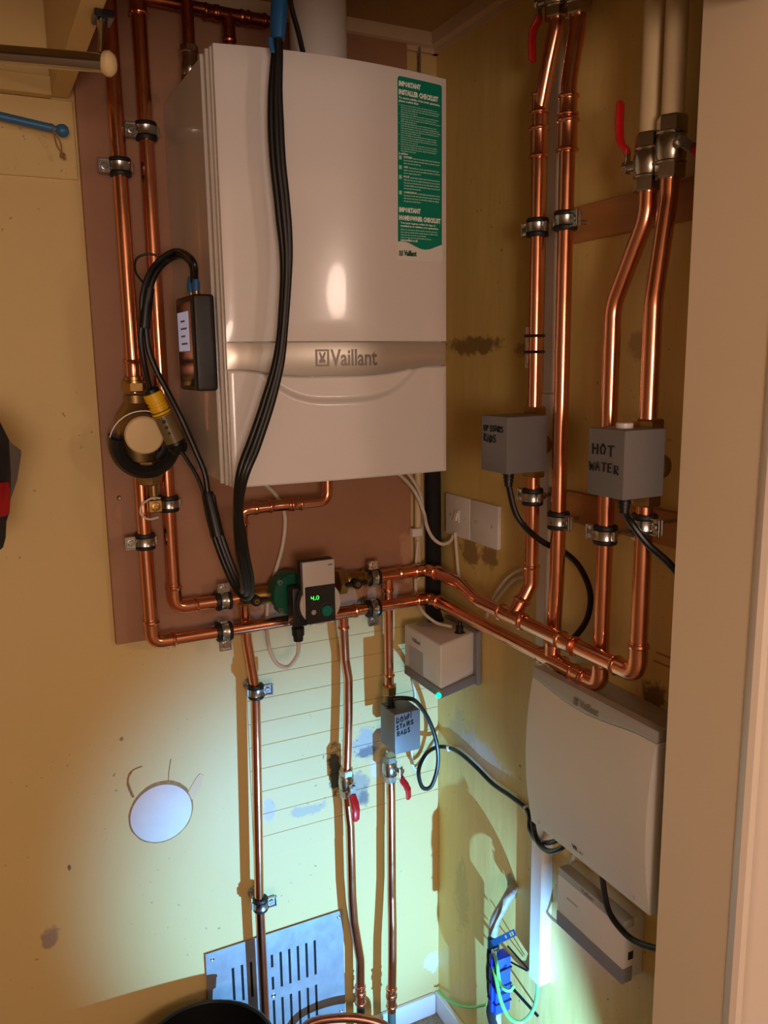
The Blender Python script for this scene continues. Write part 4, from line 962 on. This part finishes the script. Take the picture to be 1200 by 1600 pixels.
# trunking strips on the right wall
def trunk(y0, y1, z0, z1, d, label):
    t_ = thing('cable_trunking', (0, (y0+y1)/2, z0), label, 'trunking', 'white cable trunking')
    MB().box((-d*.75, y0, z0), (0, y1, z1), .001).build('base', 'white', t_, 0); MB().box((-d, y0-.001, z0), (-d*.7, y1+.001, z1), .0015).build('lid', 'white', t_, 0)
ty1 = -.425; ty0 = -.452
trunk(ty0-.012, ty1-.012, W(850, 615, -.01).z+.002, 2.476, .012, 'upper length of white trunking behind the risers')
trunk(ty0-.004, ty1-.004, W(843, 1040, -.01).z, W(850, 615, -.01).z, .012, 'middle length of white trunking behind the risers')
tt = W(835, 1535, -.030)
trunk(tt.y-.016, tt.y+.020, tt.z, .87, .030, 'white trunking running down below the wiring box')
# condensate pump
cp = thing('condensate_pump', (-.06, -.15, 1.03), 'small white condensate pump with grey base and green light', 'pump')
cy0, cy1 = -.243, -.058; cz0, cz1 = 1.046, 1.166
def hull_box(parent, name, ma, xb, xf, y0, y1, z0, z1, tap, zslope=0.0, bev=.006):
    bm = bmesh.new(); bmesh.ops.create_cube(bm, size=1)
    for v in bm.verts:
        front = v.co.x < 0; x = xf if front else xb
        yy = (y0 if v.co.y < 0 else y1); 
        if not front: yy = yy + (tap if v.co.y < 0 else 0)
        zz = (z0 if v.co.z < 0 else z1) + (0 if front else (zslope if v.co.z > 0 else 0))
        v.co = V((x, yy, zz))
    if bev: bmesh.ops.bevel(bm, geom=list(bm.edges), offset=bev, segments=3, affect='EDGES', profile=.5)
    mb = MB().addbm(bm); bm.free(); return mb.build(name, ma, parent)
sh = hull_box(cp, 'shell', 'white', -.012, -.130, cy0+.004, cy1-.004, cz0+.014, cz1, .046)
hull_box(cp, 'base', 'mgrey', -.010, -.1325, cy0+.001, cy1-.006, cz0-.006, cz0+.016, .04, 0, .003)
MB().box((-.014, cy0+.034, cz0-.010), (-.001, cy1+.004, cz1+.004), .003).build('back_plate', 'mgrey', cp, 0)
q = W(691, 1084, -.132); MB().lathe((-.134, cy0+.006, cz0+.002), (-1, -.6, .0), [(0, .0062), (.004, .0058), (.0055, .003), (.0056, 0)], 14).build('status_light', 'led2', cp)
vs, fs = text_mesh('Vaillant', .01, .0002, .0003); vs = fit_text(vs, .040, .010)
put(sh, 'lettering', 'inkg', vs, fs, lambda v: V((-.1306-v.z, cy1-.045-v.x, cz1-.030+v.y)))
vs, fs = text_mesh('Vaillant', .01, .0002, .0001); vs = fit_text(vs, .022, .004)
MB().box((-.1310, cy1-.100, cz0+.020), (-.1298, cy1-.030, cz1-.045), .0004).build('window', 'lgrey', sh, 0)
MB().lathe((-.045, cy0+.062, cz1-.004), Z, [(0, .013), (.004, .013), (.005, .009), (.020, .009), (.022, .006), (.03, .005)], 16).build('outlet', 'blackp', cp)
MB().lathe((-.085, cy1-.03, cz1-.003), Z, [(0, .022), (.003, .022), (.004, .012)], 18).build('inlet_collar', 'lgrey', cp)
# wiring box (large)
def wiring_box(label, name, y0, y1, z0, z1, xf, bulge, cap_h, big=True):
    t_ = thing(name, (0, (y0+y1)/2, z0), label, 'wiring box')
    xb = xf+.020
    MB().box((xb-.002, y0+.004, z0+.012), (0, y1-.004, z1-.012), .003).build('body', 'lgrey' if big else 'offw', t_, 0)
    def sx_(w): return xf - bulge*(1-(2*w-1)**2)
    def patch(zlo, zhi, ma, nm, xoff=0.0, nz=16, ny=16):
        mb = MB(); vs = []; fs = []
        for j in range(nz+1):
            for i in range(ny+1):
                y = y1+(y0-y1)*i/ny; z = zlo(y)+(zhi(y)-zlo(y))*j/nz; w = (z-z0)/(z1-z0)
                e = .002 if (i in (0, ny) or j in (0, nz)) else 0
                vs.append((sx_(w)+e-xoff, y, z))
        n = ny+1
        for j in range(nz):
            for i in range(ny): fs.append((j*n+i, j*n+i+1, (j+1)*n+i+1, (j+1)*n+i))
        per = list(range(ny)) + [j*n+ny for j in range(nz)] + [nz*n+i for i in range(ny, 0, -1)] + [j*n for j in range(nz, 0, -1)]
        k0 = len(vs); vs += [(xb, vs[k][1], vs[k][2]) for k in per]
        for a in range(len(per)): b_ = (a+1) % len(per); fs.append((per[a], k0+a, k0+b_, per[b_]))
        fs.append(tuple(k0+a for a in range(len(per))))
        return mb.add(vs, fs).build(nm, ma, t_)
    return t_, patch, sx_
vy1 = W(833, 1042, -.098).y; vy0 = W(1026, 1150, -.098).y; vz1 = W(833, 1042, -.098).z; vz0 = .884
t_, patch, sx_ = wiring_box('large white wiring box with grey top band on the right wall', 'wiring_box', vy0, vy1, vz0, vz1, -.096, .018, .03)
def capl(y):
    u = (y-(vy0+vy1)/2)/((vy1-vy0)/2); return vz1 - .019 - .014*max(0, math.cos((u-.12)*PI*.55))**1.5
cb_ = patch(capl, lambda y: vz1, 'lgrey', 'top_band', .001, 6)
cv_ = patch(lambda y: vz0, lambda y: capl(y)-.0015, 'offw', 'cover')
vs, fs = text_mesh('Vaillant', .01, .0003, .0004); vs = fit_text(vs, .050, .013); ym = (vy0+vy1)/2
put(cb_, 'lettering', 'inkg', vs, fs, lambda v: V((sx_((vz1-.026+v.y-vz0)/(vz1-vz0))-.0018-v.z, ym+.020-v.x, vz1-.026+v.y)))
emblem(cb_, 0, 0, .013, lambda v: V((sx_((vz1-.026+v.y-vz0)/(vz1-vz0))-.0018-v.z, ym+.034-v.x, vz1-.026+v.y)), 'inkg', None)
vs, fs = text_mesh('VR', .01, .0002, .0003); vs = fit_text(vs, .016, .009)
put(cv_, 'lettering', 'ink', vs, fs, lambda v: V((sx_((.018+v.y)/(vz1-vz0))-.0006-v.z, ym+.030-v.x, vz0+.018+v.y)))
vs, fs = text_mesh('61', .01, .0002, .0001); vs = fit_text(vs, .009, .006)
put(cv_, 'lettering', 'inkg', vs, fs, lambda v: V((sx_((.018+v.y)/(vz1-vz0))-.0006-v.z, ym+.010-v.x, vz0+.018+v.y)))
MB().box((-.060, vy0+.001, 1.0), (-.045, vy0+.006, 1.016), 0).build('side_slot', 'ink', t_, 0)
fl = MB()
for (ya, yb_, za, zb_) in ((vy1-.03, vy0+.03, .040, .0412), (vy1-.03, vy1-.0312, .012, .040), (vy0+.0312, vy0+.03, .012, .040)):
    fl.box((sx_(.05)-.0010, yb_, vz0+za), (sx_(.05)+.001, ya, vz0+zb_))
fl.build('hatch_line', 'lgrey', cv_, 0)
# lower receiver box
ly1 = W(873, 1357, -.05).y; ly0 = W(977, 1440, -.05).y; lz0 = .663; lz1 = .787
t_ = thing('control_box', (0, (ly0+ly1)/2, lz0), 'flat white control box with dark grey stripe below the wiring box', 'control box')
MB().box((-.030, ly0+.002, lz0+.003), (0, ly1-.002, lz1+.002), .004, seg=2).build('body', 'offw', t_)
MB().box((-.052, ly0, lz0+.030), (-.028, ly1, lz1-.012), .003, seg=2).build('cover', 'white', t_)
MB().box((-.052, ly0+.001, lz1-.014), (-.026, ly1-.001, lz1+.004), .004, seg=2).build('top_strip', 'lgrey', t_)
MB().box((-.053, ly0-.0005, lz0), (-.028, ly1, lz0+.031), .002, seg=2).build('stripe', 'mgrey', t_)
MB().box((-.040, ly0-.001, lz0+.046), (-.028, ly0+.004, lz0+.062), .0005).build('side_slot', 'ink', t_, 0)
vs, fs = text_mesh('Vaillant', .01, .0002, .0002); vs = fit_text(vs, .036, .008)
put(t_, 'lettering', 'inkg', vs, fs, lambda v: V((-.0522-v.z, (ly0+ly1)/2+.024-v.x, lz1-.008+v.y)))
MB().box((-.0526, ly1-.062, .738), (-.0515, ly1-.030, .741), 0).build('indicator', 'lgrey', t_, 0)
cable([W(845, 1410, -.012), W(858, 1430, -.014), W(872, 1442, -.016), W(885, 1446, -.02)], .0036, 'whitec', 'short cream cable from trunking to the control box')
cable([W(898, 1330, -.006), W(893, 1350, -.006), W(890, 1365, -.01)], .0036, 'whitec', 'short cream cable between the wiring box and the control box')

# ------------------------------------------------------------------ earth bonding and old main at the bottom right
t_ = thing('lead_pipe', W(800, 1385, 0), 'grey old lead pipe bending out of the right wall', 'pipe')
lp = spline([W(803, 1380, .02), W(799, 1392, -.03), W(788, 1412, -.050), W(775, 1435, -.058), W(771, 1455, -.058), W(772, 1480, -.055), W(774, 1530, -.055), W(776, 1600, -.055), W(777, 1660, -.055)])
lp.append(V((lp[-1].x, lp[-1].y, 0.0)))
MB().tube(lp, .0115, 14).build('tube', 'lead', t_)
fo_ = MB(); q0 = W(798, 1388, -.012)
for k in range(7):
    a = random.uniform(0, 6.28); q = q0+V((random.uniform(-.012, .004), .014*math.cos(a), .016*math.sin(a))); fo_.lathe(q, (random.uniform(-1, -.3), random.uniform(-1, 1), random.uniform(-1, 1)), [(0, .002), (.004, .007), (.008, .005), (.012, 0)], 6)
fo_.build('filler_lumps', 'lead', t_, 0)
zt0 = W(771, 1452, -.058)
t_ = thing('insulating_block', W(785, 1570, -.06), 'bright blue insulating block strapped to the old pipe', 'block')
b0 = W(782, 1492, -.066); b1 = W(782, 1578, -.066)
MB().box((-.086, b0.y-.013, b1.z), (-.046, b0.y+.017, b0.z), .003, seg=2).build('block', 'bluep', t_)
MB().box((-.090, b0.y-.003, b1.z+.002), (-.084, b0.y+.003, b0.z-.002), .001).build('rib', 'bluep', t_, 0)
for k in range(3):
    z_ = b1.z+(b0.z-b1.z)*(.2+.3*k); MB().box((-.0885, b0.y-.0155, z_-.002), (-.044, b0.y+.0195, z_+.002), .0005).build('strap', 'cable', t_, 0)
t_ = thing('black_wrap', W(768, 1580, -.05), 'ragged black tape wrapping beside the blue block', 'tape')
MB().tube(spline([W(763, 1483, -.075), W(768, 1505, -.070), W(766, 1530, -.068), W(770, 1560, -.066), W(768, 1585, -.064), W(774, 1610, -.06)], 4), [.004, .008, .012, .014, .015, .016, .016, .014, .013, .013, .016, .017, .016, .014, .014, .016, .017, .017, .017, .017, .017], 9, flat=.6).build('wrap', 'hose', t_, 0)
t_ = thing('earth_clamp', W(775, 1475, -.06), 'blue earth clamp tag with terminal on the old pipe', 'clamp')
ec = W(771, 1474, -.062); MB().lathe(ec-Z*.012, Z, [(0, .012), (0, .014), (.024, .014), (.024, .012)], 18).build('strap', 'bluetag', t_)
e2 = W(804, 1457, -.075); dr2 = (e2-ec); f_ = frame(ec+V((-.012, 0, 0)), (-1, 0, 0), dr2)
le = dr2.length
pm_ = MB()
for (a, b, c, d) in ((0, -.007, le*.62, .007), (le*.62, -.007, le*.7, -.003), (le*.62, .003, le*.7, .007), (le*.70, -.007, le*.8, .007), (le*.80, -.007, le*.95, -.004), (le*.80, .004, le*.95, .007), (le*.95, -.007, le, .007)):
    pm_.box((a, b, -.0008), (c, d, .0008), 0, f_)
pm_.build('tag_strip', 'bluetag', t_, 0)
ter = W(772, 1487, -.078)
MB().lathe(ter, (-1, -.3, .2), [(-.01, .006), (.002, .006), (.003, .0045), (.001, .0025), (.001, 0)], 12).build('terminal_screw', 'zinc', t_); MB().box(ter-V((.004, .009, .010)), ter+V((.004, .007, .004)), .002).build('terminal', 'zinc', t_, 0)
def wire(pts, r, ma, label): return tag(MB().tube(spline(pts, 8), r, 8).build('earth_wire', ma), label, 'wire', 'earth wires')
wire([ter+V((0, .004, -.004)), W(771, 1510, -.085), W(776, 1535, -.092), W(783, 1565, -.096), W(796, 1590, -.09), W(815, 1597, -.07), W(832, 1580, -.04), W(839, 1555, -.022), W(840, 1530, -.015)], .0042, 'greenw', 'green earth wire looping from the clamp up into the trunking')
wire([ter+V((0, -.003, -.004)), W(777, 1510, -.088), W(780, 1530, -.090), W(788, 1545, -.09), W(797, 1547, -.08), W(803, 1540, -.07)], .0040, 'greenw', 'short green earth wire curling behind the blue block')
wire([W(684, 1548, -.016), W(697, 1560, -.014), W(718, 1571, -.012), W(738, 1574, -.01), W(758, 1570, -.02)], .0034, 'greenw', 'green earth wire emerging from the corner skirting')
for i, (a, b) in enumerate((((793, 1478), (826, 1515)), ((796, 1502), (824, 1517)), ((797, 1540), (841, 1588)))):
    tag(MB().tube([W(*a, -.03), (W(*a, -.03)+W(*b, -.012))/2, W(*b, -.012)], .0022 if i < 2 else .0034, 6).build('tie_tail', 'cable', None, 0), ['upper black tie tail between block and trunking', 'middle black tie tail between block and trunking', 'long black tie tail slanting below the trunking'][i], 'cable tie', 'tie tails')

# ------------------------------------------------------------------ back wall details
# round blanking disc
dc = B(252, 1270, 0)
t_ = thing('blanking_disc', dc, 'round white plaster disc set in a chipped hole in the back wall', 'disc')
rx = (B(300, 1270, 0)-B(204, 1270, 0)).length/2; 
ring = []; 
mb = MB(); n_ = 48; vs = []; 
for k in range(n_):
    a = 2*PI*k/n_; r1 = rx*.985; r2 = rx*(1.02 + (.07*max(0, math.sin(a+.35))**2 + .015*random.random()))
    vs += [(dc.x+r1*math.cos(a), -.0015, dc.z+r1*math.sin(a)), (dc.x+r2*math.cos(a), -.0008, dc.z+r2*math.sin(a)), (dc.x+r1*.97*math.cos(a), .004, dc.z+r1*.97*math.sin(a))]
fs = []
for k in range(n_):
    a, b = 3*k, 3*((k+1) % n_); fs += [(a, b, b+1, a+1), (a+2, b+2, b, a)]
mb.add(vs, fs).build('chipped_rim', 'chip', t_, 0)
MB().lathe(dc+Y*.003, -Y, [(0, rx*.98), (.0055, rx*.98), (.0062, rx*.965), (.0062, 0)], 48).build('disc', 'plaster', t_)
MB().prism([(0, 0), (.012, -.004), (.032, .018), (.040, .050), (.032, .056), (.022, .046), (.004, .020)], 0, .0012, wallframe_b((dc.x+rx*.86, 0, dc.z+.018))).build('torn_patch', 'torn', t_, 0)
q = B(205, 1215, 0)
MB().tube(spline([V((B(208, 1245, 0).x, -.001, B(208, 1245, 0).z)), V((B(200, 1222, 0).x, -.001, B(200, 1222, 0).z)), V((B(206, 1205, 0).x, -.001, B(206, 1205, 0).z)), V((B(222, 1197, 0).x, -.001, B(222, 1197, 0).z))]), [.003]*8+[.002]*8+[.001]*9, 6).build('peeling_edge', 'chip', t_)
MB().tube([V((B(x, y, 0).x, -.0005, B(x, y, 0).z)) for x, y in ((263, 1222), (264, 1205), (267, 1186))], .0009, 5).build('crack', 'chip', t_)
# slotted metal grille with real slots
gx0 = B(320, 1491, 0).x; gx1 = B(534, 1421, 0).x; gz1 = .4095; gz0 = .10
gr = thing('vent_grille', ((gx0+gx1)/2, 0, gz0), 'grey slotted aluminium vent grille screwed low on the back wall', 'grille')
slots = []
def slot_px(x, y0, y1): 
    a = B(x, y0, 0); b = B(x, y1, 0); slots.append((a.x-.0032, a.x+.0032, b.z, a.z))
base = B(430, 1520, 0)
for k in range(10):
    xs = gx0+.064+.0228*k + (.008 if k > 3 else 0)
    for (za, zb_) in ((.252, .350), (.118, .222)):
        if k == 4 and za > .2: slots += [(xs-.0032, xs+.0032, .315, .350), (xs-.0032, xs+.0032, .252, .288)]
        else: slots.append((xs-.0032, xs+.0032, za, zb_))
xs_ = sorted({gx0, gx1} | {s_[0] for s_ in slots} | {s_[1] for s_ in slots}); zs_ = sorted({gz0, gz1} | {s_[2] for s_ in slots} | {s_[3] for s_ in slots})
plate = MB()
def hole(xm, zm): return any(a < xm < b and c < zm < d for a, b, c, d in slots)
for i in range(len(xs_)-1):
    j = 0
    while j < len(zs_)-1:
        xm = (xs_[i]+xs_[i+1])/2
        if hole(xm, (zs_[j]+zs_[j+1])/2): j += 1; continue
        k = j
        while k+1 < len(zs_)-1 and not hole(xm, (zs_[k+1]+zs_[k+2])/2): k += 1
        plate.box((xs_[i], -.0068, zs_[j]), (xs_[i+1], -.0050, zs_[k+1])); j = k+1
plate.build('plate', 'grille', gr, 0)
MB().box((gx0+.004, -.0045, gz0+.004), (gx1-.004, -.0005, gz1-.004)).build('shade_sheet', 'dark', gr, 0)  # near-black sheet stands in for the shade behind the slots
for (x_, z_) in ((gx0+.016, gz1-.018), (gx1-.012, gz1-.016), (gx0+.016, gz0+.02), (gx1-.012, gz0+.02)): screw((x_, -.0068, z_), (0, -1, 0), gr, .0045)
for z_ in (.236,): screw((gx0+.064+.0228*4+.008, -.0068, z_), (0, -1, 0), gr, .006)

# ------------------------------------------------------------------ floor things
bz = .335
bk = thing('bucket', (-.70, -.19, 0), 'black plastic bucket on the floor at the bottom edge', 'bucket')
bc = H(318, 1566, bz); BR = .150; bcx, bcy = bc.x-.03, bc.y-BR+.006
bk.location = (bcx, bcy, 0)
MB().lathe((bcx, bcy, 0), Z, [(0.0, .115), (.004, .118), (bz-.03, BR-.008), (bz-.028, BR-.002), (bz-.004, BR), (bz, BR-.002), (bz-.002, BR-.007), (.01, .112), (.01, 0)], 40).build('shell', 'blackp', bk)
MB().torus((bcx, bcy, bz-.002), Z, BR-.002, .004, 40, 8).build('rim', 'blackp', bk)
fa = H(480, 1602, .155); fb = H(545, 1590, .165); fc = H(602, 1604, .14)
tag(MB().tube(spline([V((fa.x-.05, fa.y-.05, .0)), V((fa.x-.03, fa.y-.03, .10)), fa, fb, fc, V((fc.x+.012, fc.y-.02, .09)), V((fc.x+.015, fc.y-.03, 0))]), .0115, 14).build('bent_pipe', 'copperold'), 'bent copper pipe arching over the floor at the bottom edge', 'pipe')

# ------------------------------------------------------------------ top left: rail, peg, rod, bag
ra = B(-60, 80, -.40); rb = B(163, 99, -.50)
rl = thing('chrome_rail', (ra+rb)/2, 'chrome wardrobe rail with cream end cap at the top left', 'rail')
MB().tube([ra, rb], .0125, 20).build('tube', 'chrome', rl)
rdv = (rb-ra).normalized(); MB().torus(rb, rdv, .0125, .0018, 20, 6).build('ferrule', 'chrome', rl)
MB().lathe(rb, rdv, [(0, .0145), (.003, .0165), (.008, .0165), (.014, .012), (.016, .006), (.0165, 0)], 20).build('end_cap', 'creamp', rl)
hk = H(160, 22, 2.292); 
MB().lathe(rb-rdv*.004+Z*.010, hk-(rb-rdv*.004+Z*.010), [(0, .0055), (.02, .004), (.05, .0045), (.075, .007), ((hk-rb).length-.004, .009)], 14).build('hanger', 'chrome', rl)
MB().box(hk-V((.014, .020, .010)), hk+V((.014, .020, .0005)), .002).build('hanger_plate', 'blackgloss', rl, 0)
r0 = B(-40, 172, -.050); r1 = B(84, 201, -.050); rd = (r1-r0).normalized()
t_ = thing('blue_rod', r0, 'blue painted rod with ball end against the wall at the upper left', 'rod')
MB().tube([r0, r1], .0075, 14).build('rod', 'bluerod', t_)
MB().lathe(r1-rd*.002, rd, [(0, .006), (.006, .006), (.008, .0085), (.014, .0115), (.02, .0115), (.026, .008), (.029, 0)], 16).build('ball_end', 'bluerod', t_)
tag(MB().tube(spline([r1-rd*.004+Z*.008, r1+V((-.002, -.009, -.004)), B(88, 225, -.045), B(96, 237, -.042), B(94, 222, -.045), B(85, 207, -.055), B(84, 199, -.058)]), .0013, 6).build('string_loop', 'string'), 'brown string loop tied to the blue rod', 'string')
kn = B(97, 243, -.042); mbk = MB()
for k in range(5): mbk.lathe(kn+V((.004*random.uniform(-1, 1), 0, .003*random.uniform(-1, 1))), (random.uniform(-1, 1), -.4, random.uniform(-1, 1)), [(-.006, 0), (-.002, .003), (.003, .003), (.007, 0)], 6)
tag(mbk.build('string_knot', 'string'), 'frayed knot at the end of the brown string', 'string')
# bag at the left edge
bgx = B(0, 750, -.30)
bg = thing('bag', B(0, 860, -.30), 'black and red fabric bag hanging at the left edge', 'bag')
sec = []
prof_px = [(655, -2), (675, 8), (695, 18), (712, 22), (740, 20), (775, 17), (800, 15), (815, 10), (840, 9), (855, 5), (862, -3)]
def bag_mesh(prof_, yd, th):
    mb = MB(); vs = []; fs = []; n = 8
    for (py_, pxr) in prof_:
        a = B(-90, py_, yd); b = B(pxr, py_, yd)
        for k in range(n+1):
            q = k/n; p_ = a*(1-q)+b*q; vs.append(p_ + V((0, -th*math.sin(PI*min(1, q*.9+.12))*(1+.12*math.sin(py_*.11+k)), 0)))
        for k in range(n, -1, -1):
            q = k/n; p_ = a*(1-q)+b*q; vs.append(p_ + V((0, th*math.sin(PI*min(1, q*.9+.12)), 0)))
    w = 2*(n+1)
    for j in range(len(prof_)-1):
        for k in range(w): fs.append((j*w+k, j*w+(k+1) % w, (j+1)*w+(k+1) % w, (j+1)*w+k))
    fs.append(tuple(range(w))); fs.append(tuple((len(prof_)-1)*w+k for k in range(w)))
    return mb.add(vs, fs)
bag_mesh(prof_px, -.30, .035).build('body', 'fabric', bg)
bag_mesh([(753, 14), (765, 15.5), (785, 16), (800, 15), (806, 10)], -.312, .037).build('red_panel', 'fabricr', bg)
fp = [B(14, 690, -.345), B(33, 704, -.345), B(33, 712, -.345), B(27, 750, -.345), B(16, 782, -.345), B(17, 740, -.345)]
mb = MB(); mb.add([p_ for p_ in fp]+[p_+V((0, .010, 0)) for p_ in fp], [tuple(range(6)), tuple(range(6, 12))]+[(i, (i+1) % 6, 6+(i+1) % 6, 6+i) for i in range(6)]); mb.build('flap', 'fabricg', bg, 0)

for (a, b) in (((1026, 1019), (1060, 1026)), ((1022, 1032), (1056, 1041))):
    q = W(*a, 0); r_ = W(*b, 0); MB().box((-.0015, r_.y, q.z-.0016), (.001, q.y, q.z+.0016)).build('wall_crack', 'wood', wr, 0)
